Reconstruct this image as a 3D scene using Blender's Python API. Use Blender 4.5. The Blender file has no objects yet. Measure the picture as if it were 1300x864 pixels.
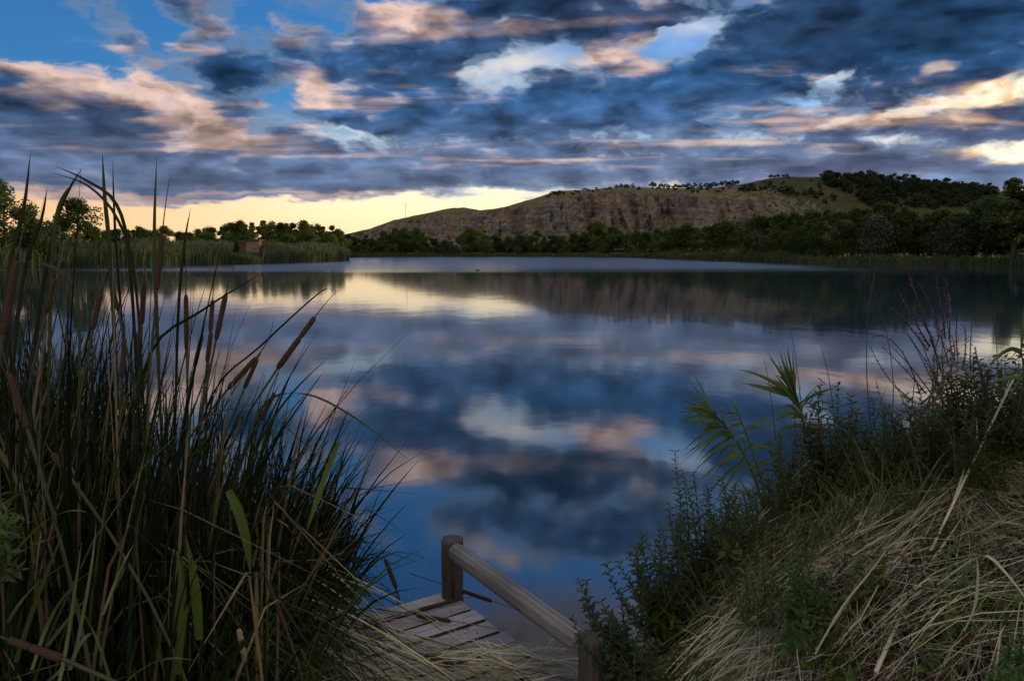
import bpy, math, random
from mathutils import Vector, Matrix, noise

R = math.radians
SC = bpy.context.scene
COL = SC.collection
random.seed(7)

# ---------------------------------------------------------------- camera
CAM_Z = 2.15
PITCH = 6.73                      # degrees below the horizontal
FPX = 950.0                       # focal length in photo pixels (1300 wide)
cam_d = bpy.data.cameras.new('camera')
cam_d.sensor_width = 36.0
cam_d.lens = 36.0 * FPX / 1300.0
cam_d.clip_start = 0.05
cam_d.clip_end = 20000
cam = bpy.data.objects.new('camera', cam_d)
COL.objects.link(cam)
cam.location = (0, 0, CAM_Z)
cam.rotation_euler = (R(90 - PITCH), 0, 0)
SC.camera = cam
SC.view_settings.view_transform = 'Standard'
SC.view_settings.look = 'None'
SC.view_settings.exposure = 1.05
SC.view_settings.gamma = 1.0
SC.view_settings.use_curve_mapping = False

SP, CP = math.sin(R(PITCH)), math.cos(R(PITCH))

def ray(px, py):
    a = (px - 650) / FPX
    b = -(py - 432) / FPX
    return Vector((a, CP + b * SP, -SP + b * CP))

def at(px, py, Y):                # the point at distance Y along +y seen at a photo pixel
    d = ray(px, py)
    return Vector((0, 0, CAM_Z)) + d * (Y / d.y)

def on(px, py, z):                # the point at height z seen at a photo pixel
    d = ray(px, py)
    return Vector((0, 0, CAM_Z)) + d * ((z - CAM_Z) / d.z)

# ---------------------------------------------------------------- sun and sky
SUN_EL, SUN_AZ = R(4.0), R(52)    # low, to the right, behind the hill
sun_d = bpy.data.lights.new('sun', 'SUN')
sun_d.energy = 2.0
sun_d.angle = R(0.5)
sun_d.color = (1.0, 0.72, 0.42)
sun = bpy.data.objects.new('sun', sun_d)
COL.objects.link(sun)
sdir = Vector((math.sin(SUN_AZ) * math.cos(SUN_EL), math.cos(SUN_AZ) * math.cos(SUN_EL), math.sin(SUN_EL)))
sun.rotation_euler = sdir.to_track_quat('Z', 'Y').to_euler()
sun.location = (40, -20, 60)

W = bpy.data.worlds.new('World')
SC.world = W
W.use_nodes = True
W.cycles.sampling_method = 'MANUAL'
W.cycles.sample_map_resolution = 512
NT = W.node_tree
NT.nodes.clear()

class G:                          # small helper that writes node graphs as expressions
    def __init__(s, nt): s.nt = nt
    def n(s, t, **k):
        x = s.nt.nodes.new(t)
        for a, b in k.items(): setattr(x, a, b)
        return x
    def put(s, sock, v):
        if isinstance(v, bpy.types.NodeSocket): s.nt.links.new(v, sock)
        elif v is not None: sock.default_value = v
    def m(s, op, a, b=None, c=None, clamp=False):
        x = s.n('ShaderNodeMath', operation=op, use_clamp=clamp)
        s.put(x.inputs[0], a); s.put(x.inputs[1], b); s.put(x.inputs[2], c)
        return x.outputs[0]
    def vm(s, op, a, b=None, scale=None):
        x = s.n('ShaderNodeVectorMath', operation=op)
        s.put(x.inputs[0], a); s.put(x.inputs[1], b)
        if scale is not None: s.put(x.inputs['Scale'], scale)
        return x.outputs[0]
    def comb(s, a, b, c=0.0):
        x = s.n('ShaderNodeCombineXYZ')
        s.put(x.inputs[0], a); s.put(x.inputs[1], b); s.put(x.inputs[2], c)
        return x.outputs[0]
    def sep(s, v):
        x = s.n('ShaderNodeSeparateXYZ'); s.put(x.inputs[0], v)
        return x.outputs
    def noise(s, v, scale, detail=4, rough=0.55, dist=0.0, col=False, dim='3D'):
        x = s.n('ShaderNodeTexNoise', noise_dimensions=dim)
        if v is not None: s.put(x.inputs['Vector'], v)
        s.put(x.inputs['Scale'], scale); s.put(x.inputs['Detail'], detail)
        s.put(x.inputs['Roughness'], rough); s.put(x.inputs['Distortion'], dist)
        return x.outputs['Color' if col else 'Fac']
    def step(s, v, a, b, lo=0.0, hi=1.0, smooth=True):
        x = s.n('ShaderNodeMapRange', interpolation_type='SMOOTHSTEP' if smooth else 'LINEAR')
        s.put(x.inputs[0], v); s.put(x.inputs[1], a); s.put(x.inputs[2], b)
        s.put(x.inputs[3], lo); s.put(x.inputs[4], hi)
        return x.outputs[0]
    def mix(s, f, a, b, blend='MIX'):
        x = s.n('ShaderNodeMix', data_type='RGBA', blend_type=blend)
        s.put(x.inputs[0], f)
        for i, v in ((6, a), (7, b)):
            if isinstance(v, tuple) and len(v) == 3: v = (*v, 1)
            s.put(x.inputs[i], v)
        return x.outputs[2]
    def map(s, v, loc=(0, 0, 0), rot=(0, 0, 0), scale=(1, 1, 1)):
        x = s.n('ShaderNodeMapping'); s.put(x.inputs[0], v)
        x.inputs[1].default_value = loc; x.inputs[2].default_value = rot; x.inputs[3].default_value = scale
        return x.outputs[0]

g = G(NT)
tc = g.n('ShaderNodeTexCoord')
dirv = tc.outputs['Generated']
dx, dy, dz = g.sep(dirv)
az = g.m('MULTIPLY', g.m('ARCTAN2', dx, dy), 57.2958)
el = g.m('MULTIPLY', g.m('ARCSINE', dz), 57.2958)
S0 = g.comb(az, el)

def azel(px, py):
    d = ray(px, py).normalized()
    return math.degrees(math.atan2(d.x, d.y)), math.degrees(math.asin(d.z))

# cloud sheet seen in perspective: position on a flat layer overhead
zz = g.m('ADD', g.m('MAXIMUM', dz, 0.0), 0.06)
PL = g.comb(g.m('DIVIDE', dx, zz), g.m('DIVIDE', dy, zz))
# warping, stronger along the horizon than across it
wn = g.noise(g.map(S0, scale=(0.13, 0.30, 1)), 1.0, 4, 0.6, col=True)
warp = g.vm('MULTIPLY', g.vm('SUBTRACT', wn, (0.5, 0.5, 0.5)), (9.0, 4.2, 0.0))
S = g.vm('ADD', S0, warp)

def blobs(lst, base):
    acc = base
    for (px, py, rx, ry, ang, amp) in lst:
        if py > -900: a, e = azel(px, py); k = 0.0603 * math.cos(R(a)); ke = 0.0603
        x = g.n('ShaderNodeTexGradient', gradient_type='QUADRATIC_SPHERE')
        tm = x.texture_mapping
        tm.vector_type = 'TEXTURE'
        tm.translation = (a, e, 0)
        tm.rotation = (0, 0, R(ang))
        tm.scale = (max(rx * k * 1.7, .01), max(ry * ke * 1.7, .01), 1)
        g.put(x.inputs[0], S)
        acc = g.m('MULTIPLY_ADD', x.outputs[1], amp, acc)
    return acc

# photo pixels: x, y, radius x, radius y, tilt, amount
THICK = [
    # upper left: open blue with wisps
    (60, 15, 240, 60, -8, -1.0), (300, 20, 120, 40, -10, -0.35), (330, 75, 26, 10, -10, 0.45), (270, 30, 50, 9, -20, 0.5), (320, 40, 40, 8, -20, 0.4),
    (140, 48, 60, 20, -8, 1.35), (927, 162, 70, 12, 0, 0.6), (215, 8, 60, 16, -20, 0.6), (245, 55, 50, 16, -15, 0.55), (100, 8, 50, 7, -12, 0.35),
    (45, 33, 30, 8, -5, 0.35),
    # big left bank
    (60, 130, 130, 50, -14, 0.95), (180, 180, 220, 50, -8, 0.9), (110, 215, 220, 34, -2, 0.8),
    (330, 215, 200, 36, 0, 0.7),
    # dark knot, lit puff, dark centre mass
    (292, 92, 66, 34, 0, 1.9), (345, 118, 45, 20, 0, -0.75), (360, 142, 50, 10, -10, -0.5),
    (415, 100, 70, 32, -10, 0.85), (520, 92, 110, 40, -8, 1.35), (575, 65, 55, 28, -20, 1.0),
    (440, 40, 80, 22, -30, 0.35), (390, 20, 60, 18, -20, -0.5), (480, 62, 30, 8, 0, -0.2),
    (525, 22, 46, 14, -12, 0.2),
    # central bright blue gap
    (622, 98, 60, 26, 0, -1.0), (690, 72, 75, 26, 12, -1.0), (560, 40, 40, 14, 0, -0.2),
    (590, 20, 60, 20, 0, 0.5),
    # dark centre top
    (670, 12, 110, 26, -4, 1.1), (790, 22, 110, 22, 0, 0.85), (690, 45, 40, 10, 0, 0.4),
    (780, 75, 60, 22, 0, 0.35), (885, 36, 60, 22, 10, -1.1), (840, 55, 50, 12, 0, -0.4), (900, 48, 22, 10, 40, -0.6),
    (540, 150, 180, 24, 0, 1.35), (450, 168, 44, 10, 0, -1.0), (345, 120, 40, 16, 0, -0.5), (410, 150, 40, 10, -10, -0.3),
    (770, 130, 190, 34, 5, 1.35), (880, 105, 90, 36, 10, 0.9), (610, 185, 160, 20, 0, 0.25),
    # dark upper right
    (1080, 30, 190, 62, 0, 1.25), (1240, 55, 150, 60, 6, 1.25), (1000, 60, 90, 36, 0, 0.6),
    (1050, 90, 46, 12, 4, -0.85), (960, 88, 55, 18, -10, -0.35), (1110, 12, 40, 10, 0, -0.4),
    # bright streaks right
    (1245, 128, 110, 10, 12, -0.45), (1270, 104, 50, 8, 18, -0.3), (1200, 150, 120, 14, 6, 0.35), (1110, 150, 120, 16, 8, -0.25),
    (1285, 186, 50, 5, 0, -0.7), (1190, 160, 80, 10, 5, 0.35), (1290, 140, 45, 14, 10, 0.6),
    (1000, 175, 200, 20, 4, -0.05), (1150, 238, 330, 14, 0, 0.6), (850, 225, 160, 12, 0, 0.35),
    # lower grey sheet
    (250, 240, 330, 16, 0, 0.55), (650, 212, 330, 16, 0, 0.5), (900, 205, 400, 16, 0, 0.45), (1150, 215, 300, 16, 0, 0.5),
    (640, 243, 70, 8, 0, -0.9), (600, 246, 80, 6, 0, 0.25), (1180, 200, 260, 8, 0, -0.25), (690, 205, 90, 6, 0, -0.2),
    # horizon glow gap on the left
    (330, 286, 440, 32, 0, -1.75), (80, 268, 160, 14, 0, -0.9), (60, 243, 90, 7, 0, 0.3), (560, 272, 180, 18, 0, -1.6),
    # above the frame (seen only mirrored in the water)
    (480, -30, 90, 40, -10, -0.6), (600, -60, 200, 40, 0, 0.6), (800, -70, 160, 50, 0, 0.8), (700, -150, 330, 50, 0, -0.7),
    (640, -120, 60, 30, 0, 0.6), (400, -130, 200, 70, 0, -0.4), (730, -240, 80, 30, 0, 0.3),
]
LIT = [
    (1130, 38, 230, 56, 0, -1.0), (690, 6, 120, 20, 0, -0.8), (600, 60, 60, 20, 0, -0.4), (770, 132, 180, 22, 5, -0.4), (540, 150, 150, 16, 0, -0.5),
    (110, 96, 95, 24, -18, 1.0), (190, 124, 90, 30, -22, 1.1), (270, 150, 110, 18, -16, 0.85), (75, 130, 30, 14, -10, 0.5),
    (390, 158, 60, 12, -16, 0.9), (300, 176, 90, 20, -10, 0.45),
    (412, 104, 44, 24, -10, 1.25), (235, 55, 60, 14, -15, 0.6), (140, 52, 40, 14, 0, 0.35), (215, 5, 60, 10, -10, 0.6),
    (528, 14, 50, 14, -10, 1.0), (515, 32, 34, 8, -14, 0.8), (350, 38, 40, 10, -20, 0.5), (330, 12, 60, 10, -20, 0.4),
    (785, 70, 70, 22, 4, 1.6), (740, 84, 36, 12, 0, 0.5), (970, 82, 60, 18, -10, 0.6), (880, 30, 30, 10, 0, 0.3),
    (1050, 88, 40, 8, 0, 0.9), (1250, 115, 100, 16, 14, 1.2), (1110, 150, 110, 16, 8, 0.7), (1280, 186, 60, 9, 0, 1.5),
    (1220, 95, 120, 22, 12, 0.35), (1150, 240, 300, 8, 0, 0.3),
    (450, 168, 34, 8, 0, 0.9), (620, 98, 40, 16, 0, 0.8), (690, 205, 200, 8, 0, 0.45), (960, 172, 260, 12, 4, 0.3),
    (80, 240, 140, 10, 0, 0.9), (250, 228, 280, 8, 0, 0.15), (640, 238, 100, 8, 0, 0.6), (600, 252, 110, 5, 0, 0.5), (340, 250, 260, 8, 0, 0.9), (100, 252, 160, 10, 0, 0.6),
    (480, -12, 60, 22, -10, 1.1), (640, -110, 60, 20, 0, 0.5), (770, -170, 60, 25, 0, 0.3),
]
# drifting streaks: long in the direction the clouds moved during the exposure
flow = g.map(PL, rot=(0, 0, R(52)), scale=(0.75, 1.7, 1))
n_big = g.noise(PL, 0.55, 7, 0.55)
n_str = g.noise(flow, 1.1, 4, 0.46, 0.3)
n_low = g.noise(g.map(S0, scale=(0.06, 0.62, 1)), 1.0, 5, 0.6, 0.4)
hz = g.step(el, 2.5, 9.0)         # 0 near the horizon, 1 overhead
fine = g.m('ADD', g.m('MULTIPLY', g.m('SUBTRACT', n_str, 0.5), g.m('MULTIPLY_ADD', hz, 1.1, 0.25)),
           g.m('MULTIPLY', g.m('SUBTRACT', n_low, 0.5), g.m('MULTIPLY_ADD', hz, -1.1, 1.8)))
base = g.m('ADD', g.m('ADD', fine, g.m('MULTIPLY', g.m('SUBTRACT', n_big, 0.5), 1.2)), 0.30)
n_puff = g.noise(g.map(S, rot=(0, 0, R(20)), scale=(0.30, 0.46, 1)), 1.0, 5, 0.52, 0.10)
base = g.m('SUBTRACT', base, g.step(el, 16.0, 22.0, 0.0, 0.20))
base = g.m('ADD', base, g.m('MULTIPLY', g.m('SUBTRACT', n_puff, 0.5), g.m('MULTIPLY_ADD', hz, 2.1, 0.5)))
thick = blobs(THICK, base)
away = g.step(g.m('ABSOLUTE', az), 55.0, 130.0)   # unseen clouds facing the low sun, warmed and brightened to light the foreground
lit = blobs(LIT, g.m('MULTIPLY_ADD', away, 0.50, g.m('MULTIPLY', g.m('SUBTRACT', g.m('MULTIPLY_ADD', n_puff, 0.5, g.m('MULTIPLY', n_str, 0.5)), 0.49), 1.8)))
# relief: compare the layer with itself a little further towards the sun
n_off = g.noise(g.vm('ADD', flow, (0.10, -0.16, 0.0)), 1.1, 4, 0.46, 0.3)
relief = g.m('MULTIPLY', g.m('SUBTRACT', n_str, n_off), 3.0)

alpha = g.step(thick, -0.22, 0.42)
dark = g.step(thick, 0.05, 0.80)
litc = g.m('ADD', lit, g.m('MULTIPLY', relief, hz))
litc = g.m('SUBTRACT', litc, g.m('MULTIPLY', g.m('SUBTRACT', 1.0, hz), 0.25))
litf = g.step(litc, 0.05, 1.0)
# colours of light: cloud edges warm, orange towards the sun
sunside = g.step(az, 22.0, 36.0)
warm = g.mix(sunside, (0.78, 0.56, 0.46), (1.0, 0.70, 0.36))
lowgrey = g.mix(g.step(el, 4.0, 12.0), (0.175, 0.165, 0.25), (0.082, 0.125, 0.22))
edge = g.mix(litf, g.mix(g.step(el, 3.0, 12.0), (0.175, 0.20, 0.30), (0.13, 0.21, 0.34)), warm)
edge = g.mix(blobs([(625, 98, 60, 24, 0, 0.9), (690, 70, 60, 24, 0, 0.5), (450, 168, 60, 16, 0, 1.2), (885, 36, 70, 26, 0, 0.8), (1050, 90, 60, 16, 0, 1.2), (640, 243, 90, 12, 0, 1.2)], 0.0), edge, (0.56, 0.70, 0.80))
core = g.mix(g.step(el, 4.0, 11.5), (0.086, 0.124, 0.212), (0.018, 0.058, 0.140))
core = g.mix(g.m('MULTIPLY', g.step(n_big, 0.40, 0.66), g.step(az, 2.0, 14.0, 0.35, 1.0)), core, g.mix(0.42, core, (0.085, 0.070, 0.12)))
core = g.mix(g.m('MULTIPLY', litf, 0.85), core, g.mix(sunside, (0.47, 0.325, 0.275), (0.60, 0.37, 0.20)))
# billows inside the sheet: paler and darker lumps, and a few bright rifts
S1 = g.vm('ADD', S0, g.vm('SCALE', warp, scale=0.35))
mott = g.noise(g.map(S1, rot=(0, 0, R(-14)), scale=(0.34, 0.78, 1)), 1.0, 2.5, 0.45, 0.0)
lump = g.m('MULTIPLY', g.step(mott, 0.32, 0.70, 0.60, 1.9, False), g.step(n_puff, 0.3, 0.7, 1.30, 0.8, False))
lump = g.m('MULTIPLY', lump, g.step(n_big, 0.34, 0.64, 1.45, 0.75))
lump = g.m('MULTIPLY', lump, g.m('SUBTRACT', 1.0, g.m('MINIMUM', blobs([(1130, 35, 230, 66, 0, 1.0), (680, 5, 130, 30, 0, 0.7), (292, 92, 60, 34, 0, 0.6), (40, 120, 90, 40, 0, 0.5)], 0.0), 0.55)))
lump = g.m('MULTIPLY', g.m('MULTIPLY_ADD', g.m('SUBTRACT', lump, 1.0), g.m('MULTIPLY_ADD', hz, 0.5, 0.5), 1.0),
           g.m('MULTIPLY_ADD', g.m('SUBTRACT', n_low, 0.5), g.m('MULTIPLY_ADD', hz, -1.6, 1.9), 1.0))
core = g.vm('SCALE', core, scale=lump)
rift = g.m('MULTIPLY', g.step(mott, 0.58, 0.72), g.m('MULTIPLY', g.step(el, 4.0, 6.0), g.step(litc, -0.35, 0.35)))
core = g.mix(g.m('MULTIPLY', rift, 0.7), core, g.mix(sunside, (0.50, 0.44, 0.44), (0.85, 0.58, 0.32)))
cloud = g.vm('SCALE', g.mix(dark, edge, core), scale=g.m('MULTIPLY_ADD', away, 1.25, 1.0))

sky = g.n('ShaderNodeTexSky', sky_type='NISHITA')
sky.sun_disc = False
sky.sun_elevation = SUN_EL
sky.sun_rotation = SUN_AZ
sky.air_density = 1.0; sky.dust_density = 1.0; sky.ozone_density = 5.0
sky.altitude = 500

bg_sky = g.n('ShaderNodeBackground'); g.put(bg_sky.inputs[0], sky.outputs[0]); bg_sky.inputs[1].default_value = 0.15
bg_cl = g.n('ShaderNodeBackground'); g.put(bg_cl.inputs[0], cloud); bg_cl.inputs[1].default_value = 0.575
# bright thin veil low over the horizon, cream in the middle and peach to the left
glow_col = g.mix(g.step(az, -34.0, -8.0), (0.85, 0.50, 0.28), (1.25, 1.02, 0.66))
glow_col = g.mix(g.step(el, 1.5, 5.5), g.mix(0.5, glow_col, (0.95, 0.62, 0.28)), glow_col)
bg_gl = g.n('ShaderNodeBackground'); g.put(bg_gl.inputs[0], glow_col); bg_gl.inputs[1].default_value = 0.575
mh = g.n('ShaderNodeMixShader')
veil = blobs([(1290, 118, 120, 50, 10, 0.9), (1120, 150, 160, 30, 0, 0.5), (650, 90, 110, 34, 0, 0.55), (885, 36, 60, 20, 0, 0.35)], g.step(el, 2.5, 11.0, 0.94, 0.0))
g.put(mh.inputs[0], g.m('MINIMUM', veil, 0.94)); NT.links.new(bg_sky.outputs[0], mh.inputs[1]); NT.links.new(bg_gl.outputs[0], mh.inputs[2])
mx = g.n('ShaderNodeMixShader')
g.put(mx.inputs[0], alpha); NT.links.new(mh.outputs[0], mx.inputs[1]); NT.links.new(bg_cl.outputs[0], mx.inputs[2])
wo = g.n('ShaderNodeOutputWorld')
NT.links.new(mx.outputs[0], wo.inputs[0])

# ---------------------------------------------------------------- helpers
def rnd(a, b): return random.uniform(a, b)

def fbm(x, y, z=0.0, o=4):
    return noise.fractal(Vector((x, y, z)), 1.0, 2.0, o)      # about -1 .. 1

class MB:                          # collects shapes, then links them as ONE mesh object
    def __init__(s): s.v = []; s.f = []; s.mi = []
    def face(s, pts, mi=0):
        i = len(s.v); s.v += [tuple(p) for p in pts]; s.f.append(tuple(range(i, i + len(pts)))); s.mi.append(mi)
    def ribbon(s, path, widths, side=None, twist=0.0, mi=0, fold=0.0):
        n = len(path); i = len(s.v)
        for k in range(n):
            t = (path[min(k + 1, n - 1)] - path[max(k - 1, 0)])
            sd = side if side is not None else Vector((1, 0, 0))
            q = sd - t * (sd.dot(t) / max(t.length_squared, 1e-9))
            if q.length < 1e-5: q = t.orthogonal()
            q.normalize()
            if twist: q = Matrix.Rotation(twist * k / (n - 1), 3, t.normalized()) @ q
            w = widths[k] * 0.5
            if fold:
                up = t.cross(q).normalized() * (fold * w)
                s.v += [tuple(path[k] - q * w + up), tuple(path[k]), tuple(path[k] + q * w + up)]
            else:
                s.v += [tuple(path[k] - q * w), tuple(path[k] + q * w)]
        for k in range(n - 1):
            if fold:
                a = i + 3 * k
                s.f += [(a, a + 1, a + 4, a + 3), (a + 1, a + 2, a + 5, a + 4)]; s.mi += [mi, mi]
            else:
                a = i + 2 * k
                s.f.append((a, a + 1, a + 3, a + 2)); s.mi.append(mi)
    def tube(s, path, radii, n=6, cap=True, mi=0):
        m = len(path); i = len(s.v); ref = None
        for k in range(m):
            t = (path[min(k + 1, m - 1)] - path[max(k - 1, 0)]).normalized()
            if ref is None: ref = t.orthogonal().normalized()
            ref = (ref - t * ref.dot(t))
            ref = ref.normalized() if ref.length > 1e-6 else t.orthogonal().normalized()
            b = t.cross(ref)
            for j in range(n):
                a = 2 * math.pi * j / n
                s.v.append(tuple(path[k] + (ref * math.cos(a) + b * math.sin(a)) * radii[k]))
        for k in range(m - 1):
            for j in range(n):
                a = i + k * n + j; c = i + k * n + (j + 1) % n
                s.f.append((a, c, c + n, a + n)); s.mi.append(mi)
        if cap:
            s.f.append(tuple(i + j for j in reversed(range(n)))); s.mi.append(mi)
            s.f.append(tuple(i + (m - 1) * n + j for j in range(n))); s.mi.append(mi)
    def leaf(s, p, d, nrm, L, w, mi=0, curl=0.0):     # a pointed leaf, folded along its rib
        q = d.cross(nrm)
        if q.length < 1e-5: q = d.orthogonal()
        q.normalize(); u = q.cross(d).normalized(); i = len(s.v)
        s.v += [tuple(p), tuple(p + d * L * .42 + q * w * .5 + u * w * .16), tuple(p + d * L * .5 - u * L * curl * .3),
                tuple(p + d * L * .42 - q * w * .5 + u * w * .16), tuple(p + d * L - u * L * curl)]
        s.f += [(i, i + 1, i + 2), (i, i + 2, i + 3), (i + 1, i + 4, i + 2), (i + 2, i + 4, i + 3)]; s.mi += [mi] * 4
    def box(s, c, ax, ay, az_, hx, hy, hz):
        i = len(s.v)
        for a in (-1, 1):
            for b in (-1, 1):
                for d in (-1, 1): s.v.append(tuple(c + ax * a * hx + ay * b * hy + az_ * d * hz))
        for q in ((0, 1, 3, 2), (4, 6, 7, 5), (0, 4, 5, 1), (2, 3, 7, 6), (0, 2, 6, 4), (1, 5, 7, 3)):
            s.f.append(tuple(i + x for x in q)); s.mi.append(0)
    def mesh(s, name, mats, smooth=True):
        me = bpy.data.meshes.new(name); me.from_pydata(s.v, [], s.f)
        for m in (mats if isinstance(mats, (list, tuple)) else [mats]): me.materials.append(m)
        if any(s.mi): me.polygons.foreach_set('material_index', s.mi)
        if smooth: me.polygons.foreach_set('use_smooth', [True] * len(s.f))
        me.update()
        return me
    def build(s, name, mats, parent=None, smooth=True, origin=None):
        if origin is not None:
            o0 = Vector(origin); s.v = [tuple(Vector(p) - o0) for p in s.v]
        o = bpy.data.objects.new(name, s.mesh(name, mats, smooth)); COL.objects.link(o)
        if origin is not None: o.location = origin
        if parent is not None: o.parent = parent
        return o

def tag(o, label=None, cat=None, group=None, kind=None):
    if label: o['label'] = label
    if cat: o['category'] = cat
    if group: o['group'] = group
    if kind: o['kind'] = kind
    return o

def thing(name, label, cat, loc, group=None):
    o = bpy.data.objects.new(name, None); COL.objects.link(o); o.location = loc
    o.empty_display_size = 0.1
    return tag(o, label, cat, group)

def copy_tree(o, parent=None):
    c = o.copy(); COL.objects.link(c)
    if parent is not None: c.parent = parent
    for ch in o.children: copy_tree(ch, c)
    return c

def bez(a, b, c, n):               # quadratic curve through control b
    return [a * (1 - t) ** 2 + b * 2 * t * (1 - t) + c * t * t for t in [k / (n - 1) for k in range(n)]]

def through(a, b, c, n):           # curve that passes through b half way
    return bez(a, b * 2 - (a + c) * 0.5, c, n)

# ---------------------------------------------------------------- materials
def mat(name):
    m = bpy.data.materials.new(name); m.use_nodes = True
    m.node_tree.nodes.clear()
    return m, G(m.node_tree)

def finish(g, sh, disp=None):
    o = g.n('ShaderNodeOutputMaterial'); g.nt.links.new(sh, o.inputs[0])

def bump(g, h, strength=0.5, dist=0.02):
    b = g.n('ShaderNodeBump'); b.inputs['Strength'].default_value = strength; b.inputs['Distance'].default_value = dist
    g.put(b.inputs['Height'], h); return b.outputs[0]

def princ(g, col, rough=0.6, normal=None, spec=0.3, **k):
    b = g.n('ShaderNodeBsdfPrincipled')
    if isinstance(col, tuple): col = (*col, 1)
    g.put(b.inputs['Base Color'], col); g.put(b.inputs['Roughness'], rough); g.put(b.inputs['Specular IOR Level'], spec)
    if normal is not None: g.put(b.inputs['Normal'], normal)
    return b.outputs[0]

def leaf_mat(name, cols, trans=0.35, rough=0.5, spec=0.25, scale=3.0):
    m, g = mat(name)
    geo = g.n('ShaderNodeNewGeometry')
    r = geo.outputs['Random Per Island']
    ramp = g.n('ShaderNodeValToRGB'); g.put(ramp.inputs[0], r)
    e = ramp.color_ramp.elements
    while len(e) < len(cols): e.new(0.5)
    for i, c in enumerate(cols):
        e[i].position = i / (len(cols) - 1); e[i].color = (*c, 1)
    oi = g.n('ShaderNodeObjectInfo')
    tcn = g.n('ShaderNodeTexCoord')
    n = g.noise(tcn.outputs['Object'], scale, 3)
    v = g.m('MULTIPLY', g.step(n, 0.3, 0.7, 0.65, 1.3, False), g.step(oi.outputs['Random'], 0, 1, 0.75, 1.25, False))
    c = g.vm('SCALE', ramp.outputs[0], scale=v)
    b = princ(g, c, rough, spec=spec)
    t = g.n('ShaderNodeBsdfTranslucent'); g.put(t.inputs[0], c)
    x = g.n('ShaderNodeMixShader'); x.inputs[0].default_value = trans
    g.nt.links.new(b, x.inputs[1]); g.nt.links.new(t.outputs[0], x.inputs[2])
    finish(g, x.outputs[0])
    return m

def plain_mat(name, a, b, scale=20, rough=0.8, stretch=(1, 1, 1), bstr=0.4, bdist=0.004):
    m, g = mat(name)
    tcn = g.n('ShaderNodeTexCoord')
    v = g.map(tcn.outputs['Object'], scale=stretch)
    n = g.noise(v, scale, 6, 0.65)
    finish(g, princ(g, g.mix(g.step(n, 0.3, 0.7), a, b), rough, bump(g, n, bstr, bdist)))
    return m

M = {}
M['crown_green'] = leaf_mat('crown_green', [(.052, .088, .018), (.080, .125, .028), (.115, .150, .036)], .5, rough=.7, spec=.08, scale=.35)
M['crown_dark'] = leaf_mat('crown_dark', [(.040, .068, .018), (.060, .098, .024), (.088, .120, .030)], .45, rough=.7, spec=.08, scale=.35)
M['crown_grey'] = leaf_mat('crown_grey', [(.050, .068, .038), (.070, .092, .050), (.095, .115, .065)], .35, rough=.7, spec=.08, scale=.35)
M['crown_pine'] = leaf_mat('crown_pine', [(.022, .036, .014), (.034, .050, .018), (.046, .060, .020)], .15, rough=.7, spec=.08, scale=.5)
M['bark'] = plain_mat('bark', (.05, .04, .03), (.11, .09, .07), 9, .9, (1, 1, .25), .6, .03)
M['reed_far'] = leaf_mat('reed_far', [(.045, .074, .034), (.068, .096, .044), (.130, .140, .080)], .4, rough=.7, spec=.08, scale=.10)
M['reed_belt'] = leaf_mat('reed_belt', [(.035, .060, .018), (.055, .080, .024), (.080, .095, .030)], .35, scale=.15)
M['blade'] = leaf_mat('cattail_blade', [(.014, .026, .007), (.025, .043, .010), (.048, .068, .014), (.095, .102, .028)], .3, .45, .25)
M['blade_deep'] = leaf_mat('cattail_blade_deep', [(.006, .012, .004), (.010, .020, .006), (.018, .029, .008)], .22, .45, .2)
M['blade_bright'] = leaf_mat('blade_bright', [(.085, .150, .022), (.110, .175, .030)], .4, .4, .3)
M['blade_dry'] = leaf_mat('blade_dry', [(.16, .13, .065), (.24, .20, .10), (.13, .085, .040)], .3, .6, .2)
M['straw'] = leaf_mat('straw', [(.50, .48, .29), (.66, .64, .43), (.40, .37, .20), (.60, .63, .43), (.26, .22, .11)], .25, .6, .25)
M['straw_pale'] = leaf_mat('straw_pale', [(.56, .50, .33), (.62, .56, .38)], .2, .55, .3)
M['grass_green'] = leaf_mat('grass_green', [(.075, .130, .032), (.110, .165, .045), (.170, .190, .075)], .35, .45, .3)
M['reed_leaf'] = leaf_mat('reed_leaf', [(.070, .120, .026), (.095, .150, .034)], .4, .42, .3)
M['shrub'] = leaf_mat('shrub_leaf', [(.058, .095, .014), (.085, .130, .018), (.120, .165, .028)], .45, .38, .4)
M['loose'] = leaf_mat('loosestrife_leaf', [(.065, .095, .018), (.090, .125, .024), (.125, .130, .040)], .45, .45, .3)
M['nettle'] = leaf_mat('broad_leaf', [(.075, .150, .028), (.100, .180, .036), (.130, .190, .044)], .4, .45, .3)
M['brown_leaf'] = leaf_mat('brown_leaf', [(.060, .038, .018), (.105, .066, .030), (.085, .075, .034), (.050, .060, .022)], .2, .7, .15)
M['stem'] = plain_mat('plant_stem', (.035, .050, .018), (.07, .07, .03), 30, .6)
M['stem_red'] = plain_mat('reddish_stem', (.050, .042, .028), (.085, .062, .042), 30, .6)
M['spike'] = leaf_mat('flower_spike', [(.060, .058, .045), (.080, .055, .070), (.065, .072, .038)], .2, .6, .2)
M['flower'] = leaf_mat('purple_flower', [(.22, .08, .22), (.30, .12, .29)], .3, .6, .2)
M['head'] = plain_mat('cattail_head', (.040, .023, .014), (.076, .045, .026), 260, .95, (1, 1, .6), .8, .003)
M['fluff'] = plain_mat('cattail_fluff', (.26, .18, .11), (.42, .33, .23), 120, .95, (1, 1, .6), 1.0, .006)

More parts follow.
